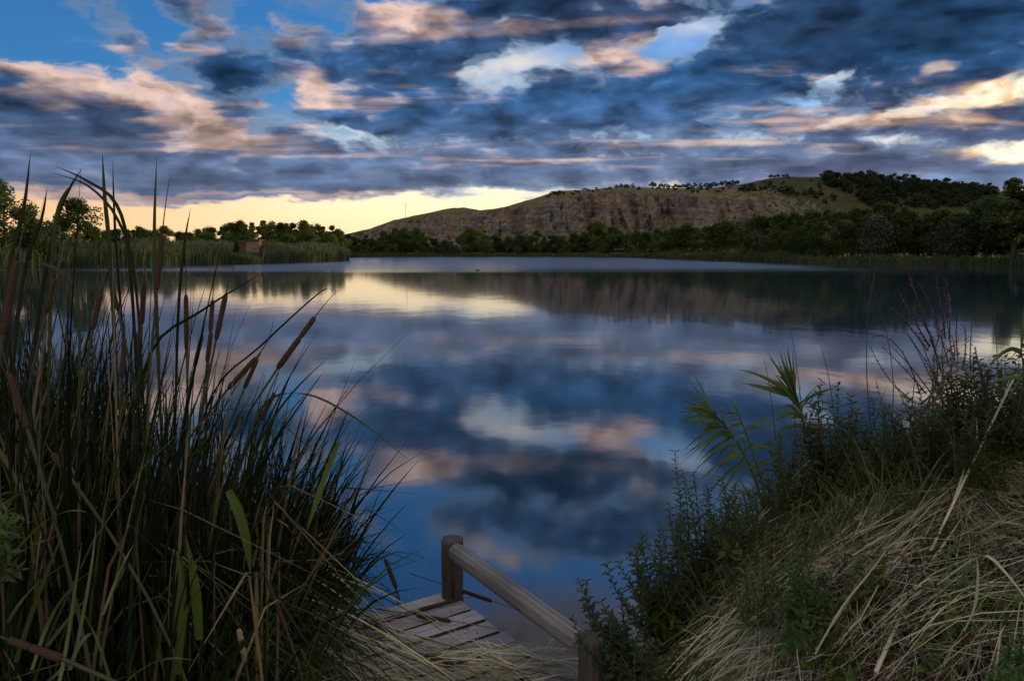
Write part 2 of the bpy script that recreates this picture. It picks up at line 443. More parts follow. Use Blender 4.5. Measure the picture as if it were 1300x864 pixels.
def wood_mat(name, a, b, dark, long_axis, gs=1.0):
    m, g = mat(name)
    tcn = g.n('ShaderNodeTexCoord'); oi = g.n('ShaderNodeObjectInfo')
    off = g.comb(g.m('MULTIPLY', oi.outputs['Random'], 31.0), g.m('MULTIPLY', oi.outputs['Random'], 17.0), oi.outputs['Random'])
    v = g.vm('ADD', tcn.outputs['Object'], off)
    sc = [9, 9, 9]; sc[long_axis] = 0.9
    vv = g.map(v, scale=tuple(x * gs for x in sc))
    w = g.n('ShaderNodeTexWave', wave_type='RINGS', rings_direction='XYZ'[long_axis])
    g.put(w.inputs[0], vv); w.inputs['Scale'].default_value = 1.6; w.inputs['Distortion'].default_value = 3.2
    w.inputs['Detail'].default_value = 3; w.inputs['Detail Scale'].default_value = 1.2
    sc2 = [60, 60, 60]; sc2[long_axis] = 3
    n2 = g.noise(g.map(v, scale=tuple(sc2)), 1.0, 6, 0.7)
    n3 = g.noise(v, 2.6, 4, 0.6)
    c = g.mix(g.m('MULTIPLY', w.outputs['Fac'], 0.55), a, b)
    c = g.mix(g.step(n2, 0.52, 0.68), c, dark)
    c = g.vm('SCALE', c, scale=g.m('MULTIPLY', g.step(n3, 0.3, 0.7, 0.7, 1.2, False), g.step(oi.outputs['Random'], 0, 1, 0.75, 1.15, False)))
    h = g.m('ADD', g.m('MULTIPLY', w.outputs['Fac'], 0.5), g.m('MULTIPLY', n2, -0.9))
    finish(g, princ(g, c, 0.75, bump(g, h, 0.6, 0.004), 0.25))
    return m
M['plank'] = wood_mat('weathered_plank', (.40, .385, .355), (.53, .51, .475), (.17, .155, .135), 0)
M['plank_edge'] = wood_mat('shaded_plank_edge', (.060, .054, .046), (.10, .09, .078), (.03, .027, .023), 0)  # plank sides and ends coloured dark, painting shade into the gaps
M['rail'] = wood_mat('rail_wood', (.24, .235, .20), (.40, .385, .33), (.09, .08, .065), 2, 0.8)
M['post'] = wood_mat('post_wood', (.085, .076, .058), (.15, .135, .105), (.030, .026, .02), 2, 0.9)

# ---------------------------------------------------------------- water
SHORE = [(-60, 97), (-53, 113), (-46, 136), (-41.5, 172), (-41, 187), (-45, 205), (-60, 240), (-64, 290), (-55, 325), (-29, 338), (18, 338), (35, 318),
         (46, 285), (53, 230), (56, 200), (58, 157), (69, 146), (79, 136), (84, 120), (88, 70), (62, 28), (28, 9), (8, 3.9),
         (2.2, 4.3), (0.9, 3.9), (0.45, 3.0), (-0.2, 2.7), (-0.9, 3.1), (-1.6, 4.0), (-4, 4.4), (-15, 9), (-40, 25), (-62, 60)]

m, g = mat('lake_water')
geo = g.n('ShaderNodeNewGeometry'); P = geo.outputs['Position']
px_, py_, pz_ = g.sep(P)
# wind-ruffled water out in the middle, calm near both banks
rn = g.noise(g.map(P, scale=(0.010, 0.075, 1)), 1.0, 4, 0.6)
ruff = g.step(g.m('MULTIPLY_ADD', g.m('SUBTRACT', rn, 0.5), 70.0, g.m('MULTIPLY_ADD', px_, -0.10, py_)), 64.0, 118.0)
ruff = g.m('MULTIPLY', ruff, g.step(g.m('MULTIPLY_ADD', g.m('SUBTRACT', rn, 0.5), 30.0, px_), 38.0, 56.0, 1.0, 0.0))
rough = g.m('MULTIPLY_ADD', ruff, 0.17, 0.055)
wv = g.noise(g.map(P, scale=(0.9, 0.55, 1)), 1.0, 3, 0.5)
rip = g.noise(g.map(P, scale=(3.2, 2.4, 1)), 1.0, 3, 0.5)
hgt = g.m('ADD', g.m('MULTIPLY', wv, 0.010), g.m('MULTIPLY', rip, g.m('MULTIPLY_ADD', ruff, 0.02, 0.0010)))
b = g.n('ShaderNodeBump'); b.inputs['Strength'].default_value = 0.35; b.inputs['Distance'].default_value = 1.0
g.put(b.inputs['Height'], hgt)
# murky, sandy shallows beside the jetty
dist = g.vm('DISTANCE', P, (0.25, 3.85, 0.0))
dist = [x for x in g.nt.nodes if x.type == 'VECT_MATH'][-1].outputs['Value']
mn = g.noise(P, 1.6, 4, 0.6)
shal = g.step(g.m('ADD', dist, g.m('MULTIPLY', g.m('SUBTRACT', mn, 0.5), 0.9)), 0.35, 1.25, 1.0, 0.0)
body = g.mix(shal, (.008, .030, .044), (.150, .112, .066))
pb = g.n('ShaderNodeBsdfPrincipled')
g.put(pb.inputs['Base Color'], body); g.put(pb.inputs['Roughness'], rough); g.put(pb.inputs['IOR'], g.m('MULTIPLY_ADD', shal, -1.85, 3.3))
g.put(pb.inputs['Normal'], b.outputs[0])
finish(g, pb.outputs[0]); M['water'] = m

wb = MB()
c0 = Vector((0, 150, 0)); ring = [Vector((c0.x + (x - c0.x) * 1.03, c0.y + (y - c0.y) * 1.03, 0)) for x, y in SHORE]
for i in range(len(ring)):
    wb.face([c0, ring[i - 1], ring[i]])
tag(wb.build('water', M['water'], smooth=False), kind='structure')

# ---------------------------------------------------------------- land round the lake
m, g = mat('meadow_ground')
geo = g.n('ShaderNodeNewGeometry'); P = geo.outputs['Position']
n1 = g.noise(P, 0.15, 5, 0.6); n2 = g.noise(P, 3.0, 5, 0.7)
c = g.mix(g.step(n1, 0.35, 0.65), (.050, .062, .022), (.105, .085, .040))
c = g.mix(g.step(n2, 0.45, 0.7), c, (.040, .032, .020))
finish(g, princ(g, c, 0.95, bump(g, n2, 0.8, 0.1), 0.1)); M['ground'] = m

lb = MB()
prof = [(-0.6, -0.5), (0.5, 0.12), (2.5, 0.35), (12, 0.7), (60, 1.4), (300, 2.0), (1200, 2.0), (9000, 2.0)]
N = len(SHORE)
dense = []
for i in range(N):
    a = Vector((*SHORE[i], 0)); b_ = Vector((*SHORE[(i + 1) % N], 0)); k = max(1, int((b_ - a).length / 4))
    for j in range(k): dense.append(a.lerp(b_, j / k))
for p in dense:
    d = (p - c0).normalized()
    for off, z in prof:
        q = p + d * off
        lb.v.append((q.x, q.y, z + (0.25 * fbm(q.x * .2, q.y * .2) if 0 < off < 400 else 0)))
K = len(prof); ND = len(dense)
for i in range(ND):
    for k in range(K - 1):
        a = i * K + k; b_ = ((i + 1) % ND) * K + k
        lb.f.append((a, a + 1, b_ + 1, b_)); lb.mi.append(0)
tag(lb.build('ground', M['ground']), kind='structure')

# ---------------------------------------------------------------- hills with the rock face
SKY_L = [(-900, 316), (-300, 315), (200, 312), (380, 304), (440, 297), (470, 290), (500, 279), (540, 271), (575, 264), (590, 263), (610, 267), (640, 263),
         (680, 251), (705, 243), (740, 241), (770, 239), (800, 238), (850, 239), (900, 239), (940, 234), (980, 226), (1000, 224.5), (1040, 225),
         (1080, 227), (1110, 226), (1150, 232), (1200, 238), (1250, 242), (1300, 246), (1500, 252), (2000, 270), (2600, 300)]
RIM_L = [(-900, 317), (300, 314), (400, 308), (440, 300), (470, 293), (500, 284), (540, 276), (575, 272), (620, 269), (660, 264), (700, 258), (730, 251), (760, 244.5), (800, 242.5),
         (850, 246), (900, 250), (940, 251), (980, 254), (1010, 261), (1060, 268), (1110, 275), (1200, 270), (1300, 272), (1500, 280), (2600, 310)]
FOOT_L = [(-900, 319), (400, 315), (470, 307), (540, 303), (640, 300), (760, 296), (900, 292), (1000, 290), (1100, 290), (1300, 290), (2600, 315)]
def lerp_tab(t, x):
    if x <= t[0][0]: return t[0][1]
    for (a, b_), (c, d) in zip(t, t[1:]):
        if x <= c: return b_ + (d - b_) * (x - a) / (c - a)
    return t[-1][1]

HB = 600.0
def hill_pt(px, s):                # s: 0 foot, 1 base of the rock, 2 rim, 3 skyline, 4 behind
    fy, ry, sy = lerp_tab(FOOT_L, px), lerp_tab(RIM_L, px), lerp_tab(SKY_L, px)
    if px > 300: sy = min(sy + 0.9 * fbm(px * .03, 3.1), sy + .6)
    if s <= 1: Y, py = HB + 55 * s, 318 + (fy - 318) * s ** 1.3
    elif s <= 2:
        t = s - 1
        steep = min(max((1040 - px) / 120, 0), 1)
        e = (t ** 0.75) * (1 - steep) + steep * (t + 0.055 * math.sin(t * 21 + px * .01))
        Y, py = HB + 55 + (30 + 55 * (1 - steep)) * t, fy + (ry - fy) * min(max(e, 0), 1)
    elif s <= 3:
        t = s - 2; Y, py = HB + 85 + 55 * (1 - min(max((1040 - px) / 120, 0), 1)) + (210 - 55 * (1 - min(max((1040 - px) / 120, 0), 1))) * t, ry + (sy - ry) * (t ** 0.72)
    else:
        t = s - 3; Y, py = HB + 295 + 420 * t, sy + (321 - sy) * t ** 1.6
    p = at(px, py, Y)
    if 0.3 < s < 2.6:
        w = 1.0 if 0.9 <= s <= 2.05 else max(0, min((s - .3) / .6, (2.6 - s) / .55))
        rock = min(max((1120 - px) / 160, 0.12), 1)
        x = p.x; z = p.z
        gully = abs(fbm(x * .0125, 2.0, z * .004, 3)) * 62 + abs(fbm(x * .055, 7.0, z * .012, 4)) * 24
        crag = fbm(x * .17, p.y * .1, z * .13, 4) * 5.0 + fbm(x * .03, 5.0, z * .45, 3) * 2.2
        sh = w * rock * (20 - gully + crag)
        dv = Vector((p.x, p.y, 0)).normalized()
        k = -sh
        p = p + Vector((dv.x * k, dv.y * k, -k * 0.0))
        p.z += w * rock * (crag * 0.45)
    elif s < 3.6:
        p.z += 0.8 * fbm(p.x * .03, p.y * .03)
    return p

hb = MB()
cols_ = [-900 + 40 * i for i in range(30)] + [300 + 2.5 * i for i in range(361)] + [1210 + 20 * i for i in range(1, 70)]
rows_ = [0, .3, .55, .75, .9] + [1 + i / 22 for i in range(23)] + [2.06, 2.14, 2.25, 2.4, 2.55, 2.7, 2.85, 2.95, 3, 3.08, 3.3, 3.7, 4]
for px in cols_:
    for s in rows_: hb.v.append(tuple(hill_pt(px, s)))
RN = len(rows_)
for i in range(len(cols_) - 1):
    for k in range(RN - 1):
        a = i * RN + k
        hb.f.append((a, a + RN, a + RN + 1, a + 1)); hb.mi.append(0)
m, g = mat('hill_rock_and_grass')
geo = g.n('ShaderNodeNewGeometry'); P = geo.outputs['Position']
nx, ny, nz = g.sep(geo.outputs['True Normal'])
X_, Y_, Z_ = g.sep(P)
strata = g.noise(g.map(P, scale=(.02, .02, .55)), 1.0, 5, 0.65, 0.6)
crack = g.noise(g.map(P, scale=(.20, .20, .09)), 1.0, 6, 0.7, 0.8)
blot = g.noise(P, 0.035, 5, 0.6)
rock = g.mix(g.step(strata, .35, .65), (.170, .156, .142), (.315, .298, .278))
rock = g.mix(g.step(crack, .50, .64), rock, (.11, .092, .075))
rock = g.mix(g.step(blot, .42, .62, 0, .7), rock, (.235, .175, .115))
gr1 = g.noise(P, 0.05, 6, 0.65); gr2 = g.noise(P, 0.5, 4, 0.7)
grass = g.mix(g.step(gr1, .40, .60), (.30, .225, .095), (.13, .135, .045))
grass = g.mix(g.step(gr2, .50, .68, 0, .7), grass, (.060, .062, .024))
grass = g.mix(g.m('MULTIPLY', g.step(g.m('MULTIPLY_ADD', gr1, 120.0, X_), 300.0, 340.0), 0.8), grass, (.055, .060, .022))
sl = g.step(g.m('ADD', nz, g.m('MULTIPLY', g.m('SUBTRACT', gr2, .5), .5)), .48, .72)
hh = g.m('ADD', g.m('MULTIPLY', strata, .5), g.m('MULTIPLY', crack, -1.0))
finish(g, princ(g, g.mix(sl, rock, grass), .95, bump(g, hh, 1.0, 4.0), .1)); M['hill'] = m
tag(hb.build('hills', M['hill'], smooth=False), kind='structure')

# ---------------------------------------------------------------- trees
def crown_mesh(name, mt, seed, n, size, lobes, leaf=.32, base=.22, squash=1.0, gap=.35, lean=0.0):
    # unit tree 1 m tall: leaf clumps gathered in lobes of uneven size
    rs = random.Random(seed); mb = MB()
    L = []
    for i in range(lobes):
        t = rs.random() ** .8
        hgt = base + (1 - base) * (.10 + .82 * t)
        prof = math.sin(math.pi * min(1, .16 + .80 * t) ** .9) ** .75 * size
        a = rs.uniform(0, 2 * math.pi); r = prof * rs.uniform(.25, .95)
        L.append((Vector((math.cos(a) * r + lean * t, math.sin(a) * r, hgt)), rs.uniform(.09, .19) * (size / .36) * (1.15 - .45 * t)))
    for k in range(n):
        c, r = L[int(rs.random() ** 1.0 * lobes)]
        d = Vector((rs.gauss(0, 1), rs.gauss(0, 1), rs.gauss(0, 1))).normalized()
        rr = r * (rs.uniform(gap, 1.0) ** .6) * (1 if rs.random() > .12 else rs.uniform(1.0, 1.35))
        p = c + Vector((d.x, d.y, d.z * squash)) * rr
        if p.z < base * .6: continue
        nd = (d + Vector((rs.gauss(0, .6), rs.gauss(0, .6), rs.gauss(0, .6)))).normalized()
        q = nd.orthogonal().normalized(); q = Matrix.Rotation(rs.uniform(0, 6.28), 3, nd) @ q
        u = nd.cross(q); s = leaf * rs.uniform(.55, 1.25) * .1
        mb.face([p - q * s, p + u * s * .6, p + q * s * 1.2, p - u * s * .7])
    return mb.mesh(name, mt, smooth=False)

def trunk_mesh(name, seed, size, base=.22, limbs=5, top=.75, r0=.022, lean=0.0):
    rs = random.Random(seed); mb = MB()
    path = [Vector((lean * t * .9 + rs.uniform(-.01, .01), rs.uniform(-.01, .01), t * top)) for t in (0, .12, .3, .55, .8, 1)]
    mb.tube(path, [r0 * 1.35, r0, r0 * .85, r0 * .62, r0 * .38, r0 * .15], 6)
    for i in range(limbs):
        t = rs.uniform(.3, .85); p = path[0].lerp(path[-1], t); a = rs.uniform(0, 6.28)
        e = p + Vector((math.cos(a) * size * .75, math.sin(a) * size * .75, rs.uniform(.10, .26)))
        mb.tube(bez(p, p.lerp(e, .5) + Vector((0, 0, -.03)), e, 4), [r0 * .4, r0 * .3, r0 * .2, r0 * .08], 4, False)
    return mb.mesh(name, M['bark'])

KINDS = {}
def kind(k, mt, seed, n, size, lobes, **kw):
    tk = {a: kw.pop(a) for a in ('limbs', 'top', 'r0') if a in kw}
    KINDS.setdefault(k, []).append((crown_mesh('crown', M[mt], seed, n, size, lobes, **kw),
                                    trunk_mesh('trunk', seed, size, kw.get('base', .22), lean=kw.get('lean', 0), **tk)))
for i in range(4): kind('broad', 'crown_green', 10 + i, 7000, .33 + .04 * (i % 2), 26 + 7 * i, leaf=.20, base=.06, gap=.2)
for i in range(4): kind('dark', 'crown_dark', 20 + i, 7000, .32 + .03 * (i % 2), 26 + 6 * i, leaf=.20, base=.05, gap=.2)
for i in range(3): kind('tall', 'crown_green', 30 + i, 5200, .20, 26, leaf=.18, base=.05, gap=.2)
for i in range(2): kind('talldark', 'crown_dark', 35 + i, 5600, .22, 26, leaf=.18, base=.05, gap=.2)
for i in range(2): kind('willow', 'crown_grey', 40 + i, 3800, .40, 40, leaf=.26, base=.03, squash=1.2)
for i in range(2): kind('open', 'crown_dark', 50 + i, 3400, .34, 20, leaf=.19, base=.34, gap=.3, r0=.02, limbs=9)
for i in range(3): kind('bush', 'crown_green', 60 + i, 2200, .60, 22, leaf=.50, base=.0, limbs=2, top=.5)
for i in range(2): kind('greybush', 'crown_grey', 65 + i, 2200, .62, 22, leaf=.46, base=.0, limbs=2, top=.5)
for i in range(3): kind('pine', 'crown_pine', 70 + i, 1300, .36, 22, leaf=.42, base=.12, squash=.8, gap=.15, limbs=3)
for i in range(3): kind('roundpine', 'crown_pine', 80 + i, 1200, .46, 16, leaf=.45, base=.04, gap=.1, limbs=2, top=.6)
for i in range(2): kind('pinebush', 'crown_pine', 75 + i, 900, .48, 14, leaf=.5, base=.05, limbs=2)

PROTO = {}
ROWS = {}
def tree(k, px, Y, top, label, group, name=None, cat='tree', z0=None, wide=1.0, ground=0.4):
    var = random.randrange(len(KINDS[k]))
    base = at(px, 330, Y); base.z = ground if z0 is None else z0
    h = at(px, top, Y).z - base.z
    key = (k, var)
    nm = name or {'pine': 'pine_tree', 'pinebush': 'pine_tree', 'bush': 'bush', 'greybush': 'bush', 'willow': 'willow_tree'}.get(k, 'broadleaf_tree')
    if key not in PROTO:
        r = thing(nm, label, cat, base, group)
        cm, tm = KINDS[k][var]
        for n_, me in (('trunk', tm), ('crown', cm)):
            o = bpy.data.objects.new(n_, me); COL.objects.link(o); o.parent = r
        PROTO[key] = r
    else:
        r = copy_tree(PROTO[key]); r.name = nm; r.location = base
        for a in ('label', 'category', 'group'):
            if a in r: del r[a]
        tag(r, label, cat, group)
    r.rotation_euler = (0, 0, rnd(0, 6.28))
    if group: ROWS.setdefault(group, []).append((px, r))
    w = h * wide
    r.scale = (w, w, h)
    return r

# left bank, behind the reedbed
tree('open', 8, 92, 232, 'tall loose tree at the far left edge, rising above the left bank', None)
tree('dark', -28, 90, 240, 'dark bushy tree half cut off by the left edge of the photo', None)
tree('dark', 36, 96, 258, 'dark tree beside the tall loose tree at the far left', None)
tree('open', 101, 110, 254, 'lone open crowned tree standing out dark against the yellow horizon', None, wide=1.1)
tree('greybush', 66, 104, 284, 'silvery grey bush below the lone open crowned tree', None, cat='bush', wide=.9)
tree('dark', 84, 116, 278, 'dark tree right behind the silvery grey bush', None)
tree('dark', 118, 120, 284, 'dark low tree at the right foot of the lone open crowned tree', None)
LL, LG = 'small dark rounded tree in the low line behind the left reedbed', 'low trees behind the left reedbed'
for px, tp in ((52, 280), (136, 293), (150, 290), (165, 291), (180, 287), (196, 291), (212, 289), (228, 291), (240, 294)):
    tree(random.choice(['dark', 'dark', 'broad']), px + rnd(-3, 3), rnd(150, 170), tp + rnd(-2, 2), LL, LG, wide=rnd(1.0, 1.4))
LL, LG = 'taller green tree behind the hut on the left bank', 'green trees behind the hut'
for px, tp, k in ((254, 290, 'broad'), (268, 287, 'dark'), (284, 287, 'tall'), (298, 280, 'dark'), (306, 278, 'dark'), (322, 281, 'tall'), (336, 277, 'tall'), (348, 281, 'broad'),
                  (362, 280, 'dark'), (374, 282, 'tall'), (388, 279, 'broad'), (400, 282, 'dark'), (411, 285, 'tall'), (421, 285, 'tall'), (431, 291, 'broad')):
    tree(k, px, rnd(205, 240), tp, LL, LG, wide=rnd(1.0, 1.35))
for px, tp in ((262, 297), (290, 296), (312, 299), (345, 295), (366, 298), (392, 296), (418, 297)):
    tree('bush', px, rnd(190, 200), tp, 'low green bush between the hut and the taller trees', 'bushes below the trees behind the hut', cat='bush')
# far shore below the rock face
LL, LG = 'green tree on the far shore below the grey rock face', 'trees along the far shore below the rock face'
for px, tp, k in ((442, 296, 'dark'), (452, 300, 'broad'), (463, 298, 'tall'), (474, 303, 'broad'), (487, 293, 'broad'), (499, 289, 'broad'), (512, 290, 'broad'), (526, 290, 'broad'), (538, 294, 'tall'),
                  (551, 300, 'dark'), (563, 304, 'broad'), (590, 294, 'broad'), (602, 290, 'broad'), (615, 290, 'tall'), (630, 297, 'dark'), (644, 300, 'broad'), (656, 297, 'broad'),
                  (668, 297, 'broad'), (679, 292, 'tall'), (692, 300, 'broad'), (704, 297, 'dark'), (716, 300, 'broad'), (728, 296, 'broad'), (741, 293, 'tall'), (752, 283, 'broad'), (762, 281, 'broad'),
                  (774, 287, 'tall'), (784, 288, 'broad'), (797, 296, 'dark'), (808, 291, 'broad'), (820, 294, 'dark'), (834, 289, 'broad')):
    tree(k, px + rnd(-2, 2), 352 + rnd(0, 22), tp + rnd(-1, 1), LL, LG, wide=rnd(1.15, 1.6))
LL, LG = 'low bush at the water edge below the rock face', 'bushes on the far waterline'
for px, tp in ((447, 312), (470, 314), (500, 311), (535, 313), (556, 311), (580, 314), (625, 313), (660, 313), (720, 311), (765, 312), (800, 312)):
    tree('bush', px + rnd(-4, 4), 346, tp + rnd(-1, 1), LL, LG, cat='bush')
tree('greybush', 571, 342, 307, 'round pale bush standing forward at the middle of the far waterline', None, cat='bush')
# darker trees coming round to the right shore
LL, LG = 'dark tree in the wood between the rock face and the right shore', 'dark trees towards the right shore'
for px, tp, k, Y in ((846, 290, 'dark', 320), (857, 286, 'dark', 310), (870, 284, 'dark', 305), (884, 286, 'talldark', 300), (897, 284, 'dark', 290), (910, 281, 'dark', 280), (924, 279, 'dark', 270),
                  (938, 279, 'talldark', 262), (952, 274, 'dark', 250), (966, 272, 'dark', 245), (979, 274, 'dark', 240), (992, 268, 'dark', 230), (1006, 266, 'talldark', 225), (1020, 268, 'dark', 215),
                  (1033, 263, 'dark', 210), (1050, 262, 'talldark', 205), (1064, 266, 'dark', 200), (1080, 262, 'dark', 195), (1094, 258, 'dark', 190)):
    tree(k, px, Y, tp + rnd(-1, 1), LL, LG, wide=rnd(1.0, 1.4))
LL, LG = 'big dark tree on the near right shore', 'big trees on the right shore'
for px, tp, k, Y in ((985, 290, 'dark', 180), (1012, 288, 'dark', 176), (1040, 280, 'dark', 172), (1070, 276, 'dark', 166), (1098, 270, 'talldark', 165), (1124, 252, 'dark', 168), (1148, 260, 'dark', 160),
                  (1172, 266, 'talldark', 158), (1196, 262, 'dark', 156), (1216, 268, 'dark', 150), (1234, 255, 'talldark', 150), (1252, 245, 'dark', 148), (1330, 222, 'dark', 135), (1360, 230, 'dark', 132), (1400, 226, 'dark', 130), (1440, 235, 'dark', 125)):
    tree(k, px, Y, tp, LL, LG, wide=rnd(.95, 1.3))
tree('talldark', 1284, 138, 219, 'tallest dark tree at the right edge, cut into the sky', None, wide=1.5)
tree('willow', 1112, 158, 272, 'broad grey green willow in the middle of the right shore', None)
tree('willow', 955, 215, 292, 'grey green willow where the right shore begins', None)
tree('willow', 1206, 146, 276, 'grey green willow left of the tallest dark tree', None)
LL, LG = 'low dark bush along the right waterline', 'bushes along the right waterline'
for px in range(950, 1480, 22):
    Y = 192 - (px - 950) * .16
    tree('bush' if px % 3 else 'greybush', px, max(Y, 122) + rnd(4, 9), 303 + rnd(-9, 6), LL, LG, cat='bush', wide=rnd(.8, 1.2))

# trees added out of view along the right shore to shade the near banks
for i in range(17):
    x, y = (86 + rnd(2, 16), 118 - i * 5.2)
    r = tree(random.choice(['dark', 'talldark']), 1300, 120, 240, 'tree added out of view on the right shore to shade the near banks', 'trees added out of view for shade')
    r.location = (x, y, .4); s_ = rnd(12, 15.5); r.scale = (s_ * 1.2, s_ * 1.2, s_)

# pines along the rim and the wood on the hill
def hill_tree(px, s, hpx, label, group, k='pine', nm='pine_tree', wide=1.0):
    b_ = hill_pt(px, s)
    var = random.randrange(len(KINDS[k])); key = (k, var, nm)
    if key not in PROTO:
        r = thing(nm, label, 'bush' if nm == 'hill_shrub' else 'pine tree', b_, group)
        for n_, me in zip(('crown', 'trunk'), KINDS[k][var]):
            o = bpy.data.objects.new(n_, me); COL.objects.link(o); o.parent = r
        PROTO[key] = r
    else:
        r = copy_tree(PROTO[key]); r.location = b_
        del r['label']; del r['group']
        tag(r, label, None, group)
    r.name = nm
    h = hpx / FPX * b_.y
    r.location = b_ - Vector((0, 0, h * .04)); r.scale = (h * wide, h * wide, h); r.rotation_euler = (0, 0, rnd(0, 6.28))
LL, LG = 'small dark pine in the row along the rim of the rock face', 'pines along the rim'
for px in (781, 789, 796, 803, 829, 838, 844, 850, 856, 862, 868, 875, 882, 888, 897, 903, 909, 915, 921, 927, 932, 936):
    hill_tree(px + rnd(-1.5, 1.5), 2.96, rnd(5, 8.5), LL, LG, 'roundpine', wide=rnd(.9, 1.5))
LL, LG = 'tiny pine standing on the top of the bare hill', 'pines on the bare hilltop'
for px in (978, 983, 988, 994, 999):
    hill_tree(px, 2.98, rnd(4, 6), LL, LG, 'roundpine', wide=1.2)
LL, LG = 'pine in the dark wood spread over the right hill', 'pine wood on the right hill'
for i in range(240):
    px = 1048 + 215 * random.random() ** .85; s = 2.08 + .90 * random.random()
    lo = 2.75 - (px - 1040) / 110
    if s < lo: s = rnd(max(lo, 2.08), 2.98)
    hill_tree(px, s, rnd(9, 14), LL, LG, random.choice(['pine', 'roundpine', 'roundpine']), wide=rnd(1.0, 1.5))
LL, LG = 'dark pine in the loose line below the bare hilltop', 'pines scattered below the hilltop'
for px, s in ((944, 2.35), (951, 2.34), (958, 2.36), (966, 2.33), (972, 2.36), (992, 2.25), (998, 2.3), (1004, 2.28), (1012, 2.2), (1022, 2.25), (1030, 2.3), (1036, 2.18), (1042, 2.3), (1003, 2.15), (1048, 2.1), (1058, 2.2)):
    hill_tree(px, s, rnd(7, 11), LL, LG, 'roundpine', wide=1.1)
LL, LG = 'dark low shrub dotted over the grassy hill slope', 'shrubs on the hill slope'
for i in range(60):
    px = rnd(690, 800) if i < 22 else rnd(800, 1050)
    hill_tree(px, rnd(2.2, 2.9), rnd(2.5, 5), LL, LG, 'pinebush', 'hill_shrub', rnd(1.2, 2.2))

# ---------------------------------------------------------------- reedbeds on the far shores
def reedbed(name, pts, depth, h0, n, mt, w=.16, lean=.25, label=None, hv=.9):
    mb = MB(); seg = []; tot = 0
    for a, b_ in zip(pts, pts[1:]):
        a = Vector((*a, 0)); b_ = Vector((*b_, 0)); seg.append((a, b_, (b_ - a).length)); tot += (b_ - a).length
    for i in range(n):
        t = random.random() * tot
        for a, b_, l in seg:
            if t <= l: break
            t -= l
        d = (b_ - a) / l; out = Vector((d.y, -d.x, 0))
        if out.dot(a - c0) < 0: out = -out
        off = random.random() ** 1.4 * depth
        p = a + d * t + out * (off - .5); p.z = 0.0
        h = (h0 + hv * fbm(p.x * .16, p.y * .10) * 1.5 + rnd(-.35, .35)) * (.66 + .34 * min(1, off / 2.5)) * (.52 if name == 'reedbed' and 296 < 650 + FPX * p.x / p.y < 334 and p.y < 190 else 1)
        ln = Vector((rnd(-.2, .6) * lean * h, rnd(-.3, .3) * lean * h, 0))
        mid = p + ln * .25 + Vector((0, 0, h * .6)); tip = p + ln + Vector((0, 0, h))
        sd = Vector((1, rnd(-.6, .6), 0)).normalized(); ww = w * rnd(.6, 1.3)
        mb.ribbon([p, mid, tip], [ww * .8, ww, ww * .25], sd)
        if random.random() < .5:       # feathery top
            mb.ribbon([mid, tip + Vector((rnd(-.3, .5), 0, rnd(-.3, .1)))], [ww, ww * .3], sd)
    return tag(mb.build(name, mt), kind='stuff')
reedbed('reedbed', [(-64, 70), (-60, 97), (-53, 113), (-46, 136), (-41.5, 172), (-41, 187), (-45, 205)], 17, 3.6, 14000, M['reed_far'], .15)
reedbed('reed_belt', [(-60, 240), (-64, 290), (-55, 325), (-29, 338), (18, 338), (35, 318), (46, 285), (53, 230), (56, 200), (58, 157)], 5, 1.8, 7000, M['reed_belt'], .20, hv=.6)
reedbed('reed_belt', [(58, 157), (69, 146), (79, 136), (84, 120), (88, 70)], 4, 1.5, 3500, M['reed_belt'], .14, hv=.6)

# ---------------------------------------------------------------- hut, mast, bird
M['hut_wood'] = plain_mat('hut_boards', (.17, .120, .075), (.235, .165, .105), 3, .8, (.3, .3, 4))
M['hut_dark'] = plain_mat('hut_roof', (.05, .035, .025), (.09, .06, .045), 4, .8)
hb0 = at(321, 322, 172); hb0.z = 0.6
hut = thing('hut', 'small brown boarded hut with a flat roof among the left reeds', 'hut', hb0)
X3, Y3, Z3 = Vector((1, 0, 0)), Vector((0, 1, 0)), Vector((0, 0, 1))
w0, w1, zt, zb = -1.5, 1.55, 4.3, 0.0
mb = MB(); mb.box(Vector((0, 1.3, 2.0)), X3, Y3, Z3, 1.45, 1.25, 2.1); mb.build('wall', M['hut_dark'], hut, False)
for k in range(13):
    mb = MB(); mb.box(Vector((rnd(-.01, .01), 0.02, .05 + .325 * k)), X3, Y3, Z3, 1.5, .03 + rnd(0, .012), .152)
    mb.build('board', M['hut_wood'], hut, False)
mb = MB(); mb.box(Vector((.5, -.03, 2.35)), X3, Y3, Z3, .55, .03, .10); mb.build('viewing_slot', M['hut_dark'], hut, False)
mb = MB(); mb.box(Vector((0, 1.2, 4.24)), X3, Y3, Z3, 1.8, 1.6, .09); mb.build('roof', M['hut_dark'], hut, False)
mb = MB(); mb.box(Vector((-2.3, 1.0, 2.0)), X3, Y3, Z3, .8, 1.0, 1.9); mb.build('side_room', M['hut_dark'], hut, False)
mb = MB(); mb.box(Vector((-2.3, .9, 3.95)), X3, Y3, Z3, .9, 1.2, .07); mb.build('side_roof', M['hut_wood'], hut, False)

